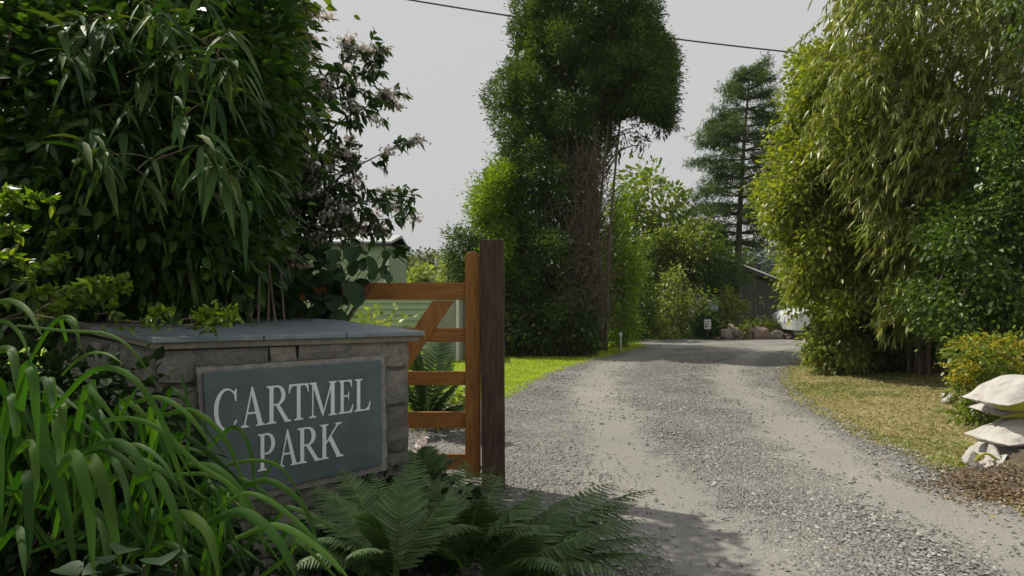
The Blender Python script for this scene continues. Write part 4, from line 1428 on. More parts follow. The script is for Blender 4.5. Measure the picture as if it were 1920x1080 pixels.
# broadleaf trees behind the drive
tree('ash_tree', 'broadleaf tree with open crown between the cypress and the larch', 'tree', at(1235, 640, 27) * [1, 1, 0],
     [(1150, 300), (1185, 330), (1200, 308), (1225, 312), (1240, 350), (1262, 352), (1290, 400), (1300, 470), (1270, 520), (1200, 520), (1160, 400)], 27, 2.2, 230, 16, .34, .22, .12, M['mid'], r=.16, nl=18, droop=.2)
tree('hazel_tree', 'rounded light green tree at the far end of the drive', 'tree', at(1240, 636, 24.5) * [1, 1, 0],
     [(1200, 470), (1215, 440), (1250, 425), (1275, 432), (1300, 415), (1340, 412), (1362, 430), (1366, 480), (1330, 500), (1290, 560), (1250, 600), (1205, 610)], 24.5, 1.4, 560, 17, .22, .12, .065, M['mid'], r=.12, nl=16, core=120)
tree('dark_pine', 'dark spreading conifer bough behind the far shrubs', 'tree', at(1370, 636, 24) * [1, 1, 0],
     [(1262, 520), (1290, 490), (1340, 480), (1375, 480), (1395, 520), (1380, 575), (1320, 545)], 23.8, .8, 300, 14, .2, .14, .04, M['conifer'], r=.09, nl=12, core=150, prof='tiny')
tree('low_juniper', 'flat spreading juniper in front of the dark green cabin', 'shrub', at(1380, 634, 22.8) * [1, 1, 0],
     [(1330, 575), (1360, 562), (1430, 563), (1432, 572), (1400, 586), (1370, 600), (1330, 610)], 22.8, .6, 160, 12, .12, .11, .04, M['mid'], r=.04, nl=8, prof='tiny', trunk_name='stem', crown_name='foliage')
for k_, (lab_, poly, Yd, mt) in enumerate((
        ('pale green rounded bush at the left end of the far border', [(1202, 590), (1215, 572), (1235, 570), (1245, 600), (1240, 636), (1202, 637)], 21.9, 'light'),
        ('yellow tinged upright bush beside the pale rounded one', [(1228, 560), (1245, 520), (1270, 500), (1285, 540), (1280, 600), (1268, 637), (1232, 637)], 22.2, 'light'),
        ('variegated green bush behind the small notice board', [(1262, 570), (1290, 545), (1330, 540), (1350, 560), (1340, 600), (1300, 637), (1262, 636)], 22.3, 'mid'),
        ('low dark bush right of the white notice', [(1300, 600), (1330, 590), (1355, 600), (1350, 630), (1310, 637)], 22.0, 'dark'),
        ('low leafy bush behind the red boulders', [(1345, 600), (1380, 590), (1420, 598), (1425, 622), (1350, 628)], 22.4, 'mid'),
        ('low flowering bush at the right end of the far border', [(1420, 600), (1450, 595), (1478, 602), (1480, 630), (1424, 630)], 22.4, 'light'))):
    tree('border_bush', lab_, 'bush', at(np.mean([p[0] for p in poly]), 636, Yd) * [1, 1, 0], poly, Yd, .6, 130, 12, .12, .10, .055, M[mt], r=.03, nl=8, core=60, trunk_name='stem', crown_name='foliage', group='bushes in the far border')

# larch -----------------------------------------------------------------------
LY = 25.0
larch = empty('larch_tree', at(1383, 636, LY) * [1, 1, 0], 'tall feathery conifer with a straight bare trunk beyond the drive', 'tree')
tb, lm = MB(), MB()
b0 = at(1383, 640, LY)
b0[2] = -.05
top = at(1408, 122, LY)
tpts = bez(b0, at(1380, 400, LY), top, 18)
tb.tube(tpts, np.linspace(.17, .02, 18), 8)
lev = [(135, 12, 30), (150, 25, 35), (170, 40, 45), (188, 52, 50), (205, 62, 62), (222, 70, 78), (238, 84, 70), (252, 112, 80), (266, 95, 90), (282, 105, 85), (300, 100, 96), (318, 85, 90), (335, 70, 96), (352, 96, 86), (368, 110, 95), (386, 80, 100), (402, 100, 90), (420, 70, 90), (438, 60, 84), (458, 40, 60)]
for (py, wl, wr) in lev:
    z = EYE - (py - HY) / F * LY
    c = np.array([np.interp(z, tpts[:, 2], tpts[:, 0]), LY, z])
    nb = 8
    wl, wr = wl * rng.uniform(.8, 1.2), wr * rng.uniform(.9, 1.35)
    for q in range(nb):
        az = (0 if q % 2 else np.pi) + rng.normal() * .75
        w_ = (wr if math.cos(az) > 0 else wl) / F * LY
        R_ = w_ * rng.uniform(.75, 1.05)
        tip = c + np.array([math.cos(az) * R_, math.sin(az) * R_ * .9, -.10 * R_ + rng.normal() * .12 + (.5 * R_ if py < 200 else .12 * R_)])
        P = bez(c, (c + tip) / 2 + [0, 0, .12 * R_ - .1], tip, 7)
        tb.tube(P, np.linspace(.028, .007, 7), 4)
        n_ = int(14 + 34 * R_)
        s = rng.random(n_) ** .7 * .85 + .15
        cc = np.stack([np.interp(s, np.linspace(0, 1, 7), P[:, k]) for k in range(3)], 1)
        cc = cc + rng.normal(size=(n_, 3)) * np.array([.10, .10, .05]) * (1 + .3 * R_)
        n3 = 5
        pp = np.repeat(cc, n3, 0) + rng.normal(size=(n_ * n3, 3)) * .04
        leaves(lm, pp, rng.normal(size=pp.shape) + [0, 0, -.2] + nrm(tip - c) * .6, .15, .024, 'needle', .1)
lm.build('crown', M['larch'], larch)
tb.build('trunk', M['bark'], larch, smooth=True)

# ------------------------------------------------------------------ right-hand bank of shrubs
tree('laurel_shrub', 'tall glossy green shrub nearest the bend of the drive on the right', 'shrub', (6.3, 12.6, 0),
     [(1470, 190), (1500, 110), (1545, 85), (1590, 90), (1640, 200), (1660, 420), (1640, 560), (1600, 610), (1560, 610), (1520, 592), (1495, 560), (1488, 510), (1466, 460), (1462, 410), (1432, 370), (1450, 320), (1440, 280), (1465, 240)], 12.2, 1.3, 3000, 14, .19, .075, .042, M['laurel'],
     r=.1, nl=26, core=2600, droop=.2, fold=.25, down=.1, rnd=1.0, outw=.5, front=.68, lobes=.34, step=44, trunk_name='stem', crown_name='foliage')
tree('mixed_shrub', 'leafy yellow green shrub grown through the middle of the right-hand bank', 'shrub', (6.6, 11.9, 0),
     [(1600, 120), (1680, 60), (1760, 160), (1800, 300), (1790, 420), (1720, 500), (1640, 470), (1600, 380), (1570, 260)], 10.9, .9, 900, 14, .2, .08, .042, M['laurel'],
     r=.06, nl=20, core=500, droop=.2, fold=.25, down=.1, rnd=1.0, outw=.5, front=.75, lobes=.6, step=50, trunk_name='stem', crown_name='foliage')


def spray_bamboo():
    e = empty('tall_bamboo', (7.2, 10.8, 0), 'tall yellow green bamboo arching to the left over the verge', 'bamboo')
    poly = [(1540, 60), (1570, -40), (1640, -160), (2050, -160), (2050, 160), (1900, 330), (1830, 440), (1790, 560), (1760, 600), (1720, 610), (1660, 600), (1640, 500), (1600, 430), (1560, 340), (1535, 210)]
    lm, tm = MB(), MB()
    pts, out = volume_points(roughen(poly, 45, .4), 10.6, 1.0, 1500, .8, .05)
    for p, o_ in zip(pts, out):
        L_ = rng.uniform(.45, .95)
        h = np.array([-.75 + rng.normal() * .35, -.25 + rng.normal() * .45, .55 + rng.normal() * .25])
        h /= np.linalg.norm(h)
        p0 = p - h * L_ * .35
        p1 = p0 + h * L_ * .55
        p2 = p1 + (h * [1, 1, 0] * .45 + [0, 0, -.55]) * L_
        C = bez(p0, p1, p2, 6)
        if p2[2] < .15:
            continue
        if rng.random() < .5:
            tm.tube(C, np.linspace(.005, .002, 6), 3)
        k = rng.integers(18, 30)
        t = rng.random(k) ** .8
        pos = np.stack([np.interp(t, np.linspace(0, 1, 6), C[:, q]) for q in range(3)], 1)
        T = nrm(np.gradient(C, axis=0))
        tan = np.stack([np.interp(t, np.linspace(0, 1, 6), T[:, q]) for q in range(3)], 1)
        d = tan + rng.normal(size=(k, 3)) * .38 + [0, 0, -.25]
        Lf = rng.uniform(.08, .15, k)
        leaves(lm, pos, d, Lf, Lf * .17, 'lance', .35)
    cp, co = volume_points(poly, 10.9, .8, 5200, .2, .3, inset=12)
    cp = cp[cp[:, 2] > .3]
    leaves(lm, cp, rng.normal(size=cp.shape) * .6 + [-.4, 0, -.5], .22, .075, 'lance', .3)
    lm.build('foliage', M['bamboo'], e)
    for i in range(34):
        b0 = np.array([rng.uniform(6.3, 8.2), rng.uniform(10.6, 11.6), 0])
        tp = pts[rng.integers(len(pts))]
        tm.tube(bez(b0, [b0[0], b0[1], max(1.5, tp[2] * .9)], tp, 10), np.linspace(.022, .006, 10), 5)
    tm.build('canes', M['bark_pale'], e, smooth=True)


spray_bamboo()
tree('ivy_shrub', 'dark glossy leaved shrub at the right edge above the yellow flowers', 'shrub', (6.7, 9.3, 0),
     [(1800, 350), (1840, 250), (1900, 200), (2080, 200), (2080, 700), (1900, 700), (1800, 650), (1740, 640), (1720, 560), (1740, 450)], 9.2, .9, 1700, 13, .17, .06, .045, M['ivy'],
     r=.07, nl=20, core=1600, droop=.2, fold=.3, front=.65, rnd=1.0, outw=.6, down=.1, lobes=.6, step=55, trunk_name='stem', crown_name='foliage')
tree('overhanging_laurel', 'dark leaves hanging in the very top right corner', 'tree', (8.0, 9.5, 0),
     [(1850, -120), (2060, -120), (2060, 120), (1930, 60), (1880, 20)], 8.2, .4, 160, 12, .15, .09, .04, M['ivy'], r=.1, nl=8, trunk=(7.0, 8.4, 4.6))
# shaded interior stems and foot of the bank
tree('undergrowth_shrub', 'shaded leafy undergrowth below the bamboo at the top of the verge', 'shrub', (6.9, 12.2, 0),
     [(1560, 520), (1700, 480), (1800, 560), (1820, 680), (1700, 692), (1600, 690)], 12.0, .8, 520, 12, .16, .10, .045, M['dark'], r=.05, nl=16, core=700, trunk_name='stem', crown_name='foliage')
tree('low_bush', 'low light green bush at the corner of the verge beside the drive', 'bush', at(1560, 680, 13.6) * [1, 1, 0],
     [(1508, 640), (1530, 610), (1580, 605), (1640, 630), (1650, 680), (1590, 690), (1530, 672)], 11.9, .5, 420, 12, .13, .085, .045, M['light'], r=.03, nl=8, core=120, trunk_name='stem', crown_name='foliage')
tree('grey_leaved_bush', 'small bush with greyish leaves under the dark bamboo', 'bush', at(1615, 692, 12.4) * [1, 1, 0],
     [(1585, 655), (1610, 645), (1640, 655), (1645, 690), (1590, 692)], 11.6, .2, 90, 12, .09, .08, .05, M['mid'], r=.02, nl=5, trunk_name='stem', crown_name='foliage')
# yellow flowering bush
yb = tree('yellow_flower_bush', 'bush with yellow flower heads behind the white sacks', 'bush', at(1860, 800, 7.2) * [1, 1, 0],
          [(1768, 680), (1790, 640), (1850, 630), (1920, 645), (2000, 650), (2000, 790), (1830, 800), (1800, 780), (1785, 730)], 7.2, .45, 380, 12, .09, .055, .028, M['mid'],
          r=.02, nl=14, core=200, trunk_name='stem', crown_name='foliage')
fb = MB()
cp, co = volume_points([(1768, 690), (1785, 640), (1850, 628), (1930, 640), (2000, 650), (2000, 720), (1840, 725), (1800, 730), (1775, 715)], 7.2, .50, 85, .95, .03)
for c in cp:
    kk = 26
    off = rng.normal(size=(kk, 3)) * np.array([.034, .034, .018])
    leaves(fb, c + off + [0, -.03, .02], rng.normal(size=(kk, 3)) + [0, 0, .6], .020, .019, 'tiny')
fb.build('flower_heads', M['yellow'], yb)

# ------------------------------------------------------------------ sacks, mound, litter
def sack_mat():
    m, nt, out = new_mat('sack_cloth')
    p = nt.nodes.new('ShaderNodeBsdfPrincipled')
    n1 = noise(nt, 9, 5, .6)
    r = ramp(nt, [(.3, (.42, .40, .375)), (.7, (.56, .54, .51))], n1.outputs[0])
    w = nt.nodes.new('ShaderNodeTexWave')
    w.inputs['Scale'].default_value = 70
    w.inputs['Distortion'].default_value = 1
    g_ = nt.nodes.new('ShaderNodeNewGeometry')
    nt.links.new(g_.outputs['Position'], w.inputs['Vector'])
    nt.links.new(r.outputs[0], p.inputs['Base Color'])
    p.inputs['Roughness'].default_value = .75
    ad = mix(nt, n1.outputs[0], w.outputs['Color'], .12)
    n2 = noise(nt, 16, 3, .5, None, 2.2)
    ad = mix(nt, ad.outputs[0], n2.outputs[0], .6)
    st_ = ramp(nt, [(.30, (.74, .70, .62)), (.45, (1, 1, 1))], noise(nt, 5, 6, .65).outputs[0])
    cc = mix(nt, r.outputs[0], st_.outputs[0], 1, 'MULTIPLY')
    nt.links.new(cc.outputs[0], p.inputs['Base Color'])
    bump(nt, ad.outputs[0], .5, .035, p.inputs['Normal'])
    nt.links.new(p.outputs[0], out.inputs[0])
    return m


M['sack'] = sack_mat()
M['sack_yellow'] = plain_mat('sack_stripe', (0.28, 0.27, 0.02), (0.42, 0.40, 0.04), 12, .7, .3, .01)


def sack(label, c, lx, ly, h, rz, tilt=0.0, seed=0, band=False, tuft=True):
    rs = np.random.default_rng(seed)
    c = np.asarray(c, float)
    e = empty('sack', (c[0], c[1], c[2] - h / 2), label, 'sack', 'white filled sacks piled on the verge')
    nu, nv = 44, 26
    V = []
    ph = rs.uniform(0, 6, 6)
    R = np.array([[math.cos(rz), -math.sin(rz)], [math.sin(rz), math.cos(rz)]])
    for s_ in (1, -1):
        for i in range(nu):
            for j in range(nv):
                a_ = -1 + 2 * i / (nu - 1)
                b_ = -1 + 2 * j / (nv - 1)
                pin = 1 - .16 * abs(a_) ** 2.0 * (1 - abs(b_) ** 2) * 1
                piny = 1 - .14 * abs(b_) ** 2 * (1 - abs(a_) ** 2)
                x = a_ * lx / 2 * piny
                y = b_ * ly / 2 * pin
                th = (1 - abs(a_) ** 2.4) ** .6 * (1 - abs(b_) ** 2.6) ** .6
                wr = .16 * math.sin(7 * a_ + ph[0] + 2 * b_) * abs(b_) + .15 * math.sin(9 * b_ + ph[1] - 3 * a_) * abs(a_) + .12 * math.exp(-((a_ + .3 * b_ - .35) / .10) ** 2) * -1.6 + .08 * math.sin(5 * a_ + 6 * b_ + ph[2]) + .04 * math.sin(19 * b_ + ph[3] + 5 * a_) * abs(a_)
                wr += .16 * math.sin(11 * math.atan2(b_, a_ + 1.15) + ph[5]) * math.exp(-((a_ + 1) / .6) ** 2)
                z = s_ * h / 2 * th * (1 + wr) * (1.0 if s_ > 0 else .75)
                z += tilt * x + .02 * math.sin(3 * a_ + ph[4]) - .03 * (a_ * a_)
                xy = R @ np.array([x, y])
                V.append((c[0] + xy[0], c[1] + xy[1], c[2] + z))
    off = nu * nv
    Q = [(i * nv + j, (i + 1) * nv + j, (i + 1) * nv + j + 1, i * nv + j + 1) for i in range(nu - 1) for j in range(nv - 1)]
    Q += [(off + i * nv + j, off + i * nv + j + 1, off + (i + 1) * nv + j + 1, off + (i + 1) * nv + j) for i in range(nu - 1) for j in range(nv - 1)]
    # close the rim
    rim = [i * nv for i in range(nu)] + [(nu - 1) * nv + j for j in range(1, nv)] + [i * nv + nv - 1 for i in range(nu - 2, -1, -1)] + [j for j in range(nv - 2, 0, -1)]
    m_ = len(rim)
    Q += [(rim[t], rim[(t + 1) % m_], off + rim[(t + 1) % m_], off + rim[t]) for t in range(m_)]
    b = MB()
    b.add(V, Q)
    b.build('sack_body', M['sack'], e, smooth=True)
    if band:      # yellow printed underside panel, a separate strip of cloth sewn along the long lower edge
        b = MB()
        V, Q = [], []
        for i in range(nu):
            a_ = -1 + 2 * i / (nu - 1)
            for j, (bb, zz) in enumerate(((-1.0, .05), (-.97, -.30), (-.82, -.72), (-.40, -.80))):
                pin = 1 - .16 * abs(a_) ** 2.0 * (1 - abs(bb) ** 2)
                th = (1 - abs(a_) ** 3.2) ** .62
                x = a_ * lx / 2 * .985
                y = bb * ly / 2 * pin - .006
                z = h / 2 * zz * th * 1.05 + tilt * x + .02 * math.sin(3 * a_ + ph[4]) - .03 * (a_ * a_) - .004
                xy = R @ np.array([x, y])
                V.append((c[0] + xy[0], c[1] + xy[1], c[2] + z))
        Q = [(i * 4 + j, i * 4 + j + 1, (i + 1) * 4 + j + 1, (i + 1) * 4 + j) for i in range(nu - 1) for j in range(3)]
        b.add(V, Q)
        b.build('yellow_panel', M['sack_yellow'], e, smooth=True)
    return e


sack('topmost white sack of the pile, plump and brightly lit', at(1925, 740, 5.3) + [.0, 0, 0], .74, .46, .24, .12, -.02, 1, True)
sack('thin white sack second from the top of the pile', at(1938, 768, 5.38) + [.0, .02, 0], .72, .44, .13, -.06, 0, 2, True)
sack('third white sack down, grey in the shade', at(1932, 806, 5.3) + [0, 0, 0], .76, .46, .22, .10, .05, 3)
sack('lowest white sack crumpled at the foot of the pile', at(1932, 850, 5.35), .70, .46, .24, -.1, .0, 4)
e = empty('torn_sack', at(1860, 865, 5.15) * [1, 1, 0] + [0, 0, .1], 'torn empty white sack end lying on the grass by the pile', 'sack')
b = MB()
rs = np.random.default_rng(5)
n_ = 22
V = []
for i in range(n_):
    for j in range(n_):
        u_, v_ = i / (n_ - 1) - .5, j / (n_ - 1) - .5
        base = at(1858 + u_ * 70, 862, 5.1)
        V.append((base[0] + v_ * .03, base[1] + v_ * .3, .10 + .075 * math.sin(u_ * 9 + v_ * 4) * math.cos(v_ * 7) + .03 * math.sin(u_ * 21 + 3 * v_) + .06 * (u_ + .5)))
V2 = [(x, y, z - .006) for x, y, z in V]
q1 = [(i * n_ + j, (i + 1) * n_ + j, (i + 1) * n_ + j + 1, i * n_ + j + 1) for i in range(n_ - 1) for j in range(n_ - 1)]
b.add(V + V2, q1 + [tuple(n_ * n_ + k for k in q[::-1]) for q in q1])
b.build('crumpled_cloth', M['sack'], e, smooth=True)
b = MB()
b.tube(bez(at(1828, 870, 5.0) + [0, 0, .02], at(1850, 835, 5.0), at(1872, 868, 5.0), 8), .009, 6)
b.build('yellow_tie', M['sack_yellow'], e)

# earth mound
def mound(x, y):
    cx, cy = at(2010, 900, 4.85)[0], 4.85
    r2 = ((x - cx) / .66) ** 2 + ((y - cy) / .50) ** 2
    return .36 * np.exp(-r2 * 1.6)


b = MB()
xs = np.linspace(2.7, 5.4, 60)
ys = np.linspace(3.7, 6.0, 46)
XX, YY = np.meshgrid(xs, ys)
rs = np.random.default_rng(11)
Z = mound(XX, YY)
Z = Z + (rs.normal(size=Z.shape) * .007) * (Z > .02) - .018
b.add(np.stack([XX.ravel(), YY.ravel(), Z.ravel()], 1), [(j * 60 + i, j * 60 + i + 1, (j + 1) * 60 + i + 1, (j + 1) * 60 + i) for j in range(45) for i in range(59)])
M['earth'] = grass_ground_mat('earth', [(0.10, 0.08, 0.06), (0.15, 0.122, 0.09), (0.20, 0.17, 0.13)], 7, 80)
tag(b.build('earth_mound', M['earth'], smooth=True), kind='structure')
# litter of leaves, twigs and clods
n = 1500
x = rng.normal(3.2, .20, n)
y = rng.normal(4.62, .26, n)
k = (x > 2.85)
x, y = x[k], y[k]
pos = np.column_stack([x, y, np.maximum(mound(x, y) - .01, 0) + .012])
b = MB()
leaves(b, pos, np.column_stack([rng.normal(size=(len(x), 2)), rng.normal(size=len(x)) * .25]), rng.uniform(.012, .04, len(x)), .014, 'oval', .1, .3)
tag(b.build('leaf_litter', M['litter']), 'brown leaf litter and chippings round the earth mound', 'leaf litter', kind='stuff')
# leaf litter sprinkled over verge and drive
n = 900
y = 3.4 + 9 * rng.random(n) ** 1.4
x = np.where(rng.random(n) < .7, interp(y, ER) + rng.normal(0.5, .7, n), rng.uniform(0, 3.3, n))
b = MB()
leaves(b, np.column_stack([x, y, np.full(n, .02) + np.where(x > interp(y, ER), verge_h(x, y) + .02, 0)]), np.column_stack([rng.normal(size=(n, 2)), rng.normal(size=n) * .2]), rng.uniform(.01, .03, n), .012, 'oval', .1, .3)
tag(b.build('fallen_leaves', M['litter']), 'scattered fallen leaves on the drive and verge', 'leaf litter', kind='stuff')


# rocks
def rock(mb, c, sx, sy, sz, seed, n=14):
    rs = np.random.default_rng(seed)
    th = np.linspace(0, 2 * np.pi, n, endpoint=False)
    ph = np.linspace(-.45 * np.pi, .5 * np.pi, 8)
    k1, k2 = rs.normal(size=(6, 3)) * 1.6, rs.uniform(0, 6, 6)
    V = []
    for p in ph:
        for t in th:
            d_ = np.array([math.cos(t) * math.cos(p), math.sin(t) * math.cos(p), math.sin(p)])
            r = 1 + sum(.09 * math.sin(k1[i] @ d_ * 2 + k2[i]) for i in range(6))
            d2 = np.sign(d_) * np.abs(d_) ** .72
            V.append(np.asarray(c) + d2 * r * np.array([sx, sy, sz]))
    Q = [(j * n + i, j * n + (i + 1) % n, (j + 1) * n + (i + 1) % n, (j + 1) * n + i) for j in range(7) for i in range(n)]
    mb.add(V, Q)


M['boulder'] = plain_mat('boulder', (0.12, 0.085, 0.072), (0.27, 0.20, 0.17), 3, .9, .8, .05, detail=8)
M['boulder_pale'] = plain_mat('boulder_pale', (0.19, 0.165, 0.14), (0.36, 0.31, 0.265), 3, .9, .8, .05, detail=8)
for (px, w_, h_, mt, lab_) in ((1341, 14, 7, 'boulder', 'smallest dark stone at the left end of the boulder row'), (1358, 26, 20, 'boulder_pale', 'pale sunlit boulder near the white notice'),
                              (1378, 26, 26, 'boulder_pale', 'tallest pale boulder of the row'), (1418, 50, 24, 'boulder', 'widest reddish boulder in front of the cabin'),
                              (1455, 26, 17, 'boulder_pale', 'rounded grey boulder between the red one and the white car'), (1476, 22, 12, 'boulder', 'low stone just left of the white car'), (1398, 16, 14, 'boulder', 'small upright stone wedged between tall and widest boulders')):
    Yd = 21.6
    c = at(px, 636 - h_ * .4, Yd)
    b = MB()
    rock(b, c, w_ / F * Yd * .5, .28, h_ / F * Yd * .55, int(px))
    o = b.build('boulder', M[mt], smooth=False)
    tag(o, lab_, 'boulder', 'boulders edging the far border')

b = MB()
c = at(1778, 747, 7.6)
rock(b, c, .07, .07, .055, 4)
tag(b.build('pale_stone', M['sack']), 'single small white stone lying left of the yellow flowered bush', 'stone')
for q, (px, py, w_, lab_) in enumerate(((1205 * 1.0 + 175, 0, 0, ''),)):
    pass

# ------------------------------------------------------------------ notice boards, bollard
M['white'] = plain_mat('white_paint', (0.62, 0.63, 0.63), (0.75, 0.75, 0.74), 10, .5, 0)
M['greygreen'] = plain_mat('board_green', (0.10, 0.13, 0.12), (0.15, 0.18, 0.17), 10, .5, 0)
M['iron'] = plain_mat('iron', (0.03, 0.03, 0.03), (0.06, 0.06, 0.06), 10, .5, 0)
Yd = 21.3
e = empty('notice_board', at(1327, 636, Yd) * [1, 1, 0], 'small white notice on a thin post beside the far boulders', 'sign')
b = MB()
p0, p1 = at(1320, 617, Yd), at(1333, 599, Yd)
b.box(p0[0], p1[0], Yd - .012, Yd + .012, p0[2], p1[2])
b.build('panel', M['white'], e, bevel=.004)
b = MB()
b.tube([at(1327, 638, Yd), at(1327, 602, Yd + .03)], .02, 8)
b.build('post', M['iron'], e)
b = MB()
for i in range(3):
    z_ = p1[2] - .07 - i * .06
    b.box(p0[0] + .04, p1[0] - .04, Yd - .016, Yd - .0125, z_ - .012, z_ + .008)
b.build('printed_lines', M['greygreen'], e)
Yd = 22.0
e = empty('notice_board', at(1337, 636, Yd) * [1, 1, 0], 'grey green square board standing higher behind the white notice', 'sign')
b = MB()
p0, p1 = at(1327, 582, Yd), at(1347, 563, Yd)
b.box(p0[0], p1[0], Yd - .015, Yd + .015, p0[2], p1[2])
b.build('panel', M['greygreen'], e, bevel=.004)
b = MB()
b.box(p0[0] + .02, p1[0] - .02, Yd - .02, Yd - .0155, p0[2] + .03, p1[2] - .03)
b.build('glazed_face', plain_mat('board_face', (0.20, 0.25, 0.25), (0.28, 0.33, 0.32), 6, .3, 0), e)
b = MB()
for px in (1329, 1345):
    b.tube([at(px, 638, Yd), at(px, 570, Yd + .03)], .022, 8)
b.build('posts', M['iron'], e)

Yd = 17.0
e = empty('garden_light', at(1163, 656, Yd) * [1, 1, 0], 'slim grey bollard light on the lawn edge beside the bare trunks', 'garden light')
b = MB()
c = at(1163, 657, Yd)
b.tube([(c[0], Yd, 0), (c[0], Yd, .36)], .035, 10)
b.build('bollard', M['steel'], e)
b = MB()
b.tube([(c[0], Yd, .36), (c[0], Yd, .40), (c[0], Yd, .46)], [.045, .05, .03], 10)
b.build('cap', M['white'], e)

# ------------------------------------------------------------------ buildings
M['clad_green'] = plain_mat('green_cladding', (0.30, 0.38, 0.27), (0.36, 0.44, 0.31), 4, .6, 0)
M['clad_dark'] = plain_mat('dark_cladding', (0.085, 0.095, 0.075), (0.115, 0.125, 0.10), 4, .7, 0)
M['roof_grey'] = plain_mat('roof_sheet', (0.24, 0.24, 0.24), (0.34, 0.34, 0.34), 8, .6, .2, .01)
M['roof_pale'] = plain_mat('roof_pale', (0.42, 0.45, 0.46), (0.56, 0.58, 0.58), 8, .5, .2, .01)
M['trim_white'] = M['white']


def glass_mat():
    m, nt, out = new_mat('window_glass')
    p = nt.nodes.new('ShaderNodeBsdfPrincipled')
    p.inputs['Base Color'].default_value = (.03, .04, .045, 1)
    p.inputs['Roughness'].default_value = .08
    nt.links.new(p.outputs[0], out.inputs[0])
    return m


M['glass'] = glass_mat()


def clad_wall(mb, x0, x1, y, z0, z1, board=.15, step=.018):
    """lapped horizontal boards facing the viewer"""
    z = z0
    while z < z1 - .01:
        h = min(board, z1 - z)
        mb.prism([(x0, y - step, z), (x0, y + .1, z), (x0, y + .1, z + h), (x0, y - .002, z + h)], (x1 - x0, 0, 0))
        z += board


# pale green caravan behind the shrubs
CY = 18.5
cx0, cx1 = (560 - 960) / F * CY, (728 - 960) / F * CY
ze = EYE - (459 - HY) / F * CY
cab = empty('green_caravan', ((cx0 + cx1) / 2 - 2, CY + 1.5, 0), 'pale green clad holiday caravan with light roof behind the flowering shrub', 'caravan')
b = MB()
clad_wall(b, cx0 - 5, cx1, CY, .3, ze, .15, .035)
b.box(cx0 - 5, cx1, CY + .1, CY + 3.2, .3, ze)
b.build('wall', M['clad_green'], cab)
b = MB()
zt_ = ze + .32
b.prism([(cx0 - 5.1, CY - .15, ze + .02), (cx0 - 5.1, CY - .15, ze + .08), (cx0 - 5.1, CY + 1.6, zt_ + .08), (cx0 - 5.1, CY + 3.4, ze + .08), (cx0 - 5.1, CY + 3.4, ze + .02), (cx0 - 5.1, CY + 1.6, zt_)], (cx1 - cx0 + 5.2, 0, 0))
b.build('roof', M['roof_pale'], cab)
b = MB()
b.tube([(cx0 - 5.1, CY - .2, ze + .0), (cx1 + .1, CY - .2, ze + .0)], .05, 8)
b.build('gutter', M['iron'], cab)
b = MB()
b.box(cx1 - .12, cx1 + .02, CY - .035, CY - .02, .3, ze)
b.build('corner_trim', M['trim_white'], cab)
for wx in (cx0 - 3.8, cx0 - 1.2):
    b = MB()
    b.box(wx - .6, wx + .6, CY - .05, CY - .02, 1.3, 2.2)
    w_ = b.build('window', M['trim_white'], cab)
    b = MB()
    b.box(wx - .53, wx + .53, CY - .058, CY - .051, 1.37, 2.13)
    p_ = b.build('pane', M['glass'], w_)
b = MB()
b.box(cx0 - 4.9, cx1 - .1, CY + .15, CY + 3.1, -.02, .3)
b.build('skirt', M['clad_dark'], cab)

# low clad shed seen through the gate
SY = 14.5
sx0, sx1 = (600 - 960) / F * SY, (866 - 960) / F * SY
zs = EYE - (556 - HY) / F * SY
shed = empty('low_shed', ((sx0 + sx1) / 2, SY + .8, 0), 'low green boarded shed seen through the gate above the lawn', 'shed')
b = MB()
split = (818 - 960) / F * SY
clad_wall(b, sx0, split, SY, 0, zs, .12, .035)
b.box(sx0, split, SY + .1, SY + 1.6, 0, zs)
b.build('wall', M['clad_green'], shed)
b = MB()
b.box(split + .002, sx1, SY + .02, SY + 1.6, 0, zs)
b.build('plain_panel', plain_mat('grey_panel', (0.26, 0.27, 0.24), (0.32, 0.33, 0.30), 4, .6, 0), shed)
b = MB()
b.box(sx0 - .05, sx1 + .05, SY - .06, SY + 1.7, zs + .002, zs + .05)
b.build('roof', M['roof_grey'], shed)
b = MB()
px = (858 - 960) / F * SY
b.tube([(px, SY - .02, 0), (px, SY - .02, zs)], .035, 8)
b.build('downpipe', M['white'], shed)

# dark green cabin at the end of the drive
BY = 27.0
cab2 = empty('dark_cabin', (at(1425, 636, BY)[0] - 1.0, BY + 2, 0), 'dark green boarded cabin with a grey sloping roof behind the larch trunk', 'cabin')
xa, za = at(1330, 480, BY)[[0, 2]]
xb, zb = at(1466, 533, BY)[[0, 2]]
b = MB()
b.prism([(xa, BY, -.02), (xb, BY, -.02), (xb, BY, zb), (xa, BY, za)], (0, 5, 0))
for i in range(17):
    xx = xa + (xb - xa) * (i + .5) / 17
    zz = za + (zb - za) * (i + .5) / 17
    b.box(xx - .012, xx + .012, BY - .016, BY - .001, 0, zz - .05)
b.build('wall', M['clad_dark'], cab2)
b = MB()
n1 = np.array([xa, BY - .25, za + .03])
n2 = np.array([xb + .35, BY - .25, zb - .10])
sl_ = np.array([.6, 4.6, .62])
b.prism([n1, n2, n2 + sl_, n1 + sl_], (0, 0, .07))
b.build('roof', M['roof_grey'], cab2)
b = MB()
b.prism([n1 + [0, -.03, -.10], n2 + [0, -.03, -.10], n2 + [0, -.03, .05], n1 + [0, -.03, .05]], (0, .028, 0))
b.build('barge_board', M['iron'], cab2)
b = MB()
b.box(xb - .14, xb + .02, BY - .04, BY - .018, 0, zb - .05)
b.build('corner_trim', M['deadtwig'], cab2)

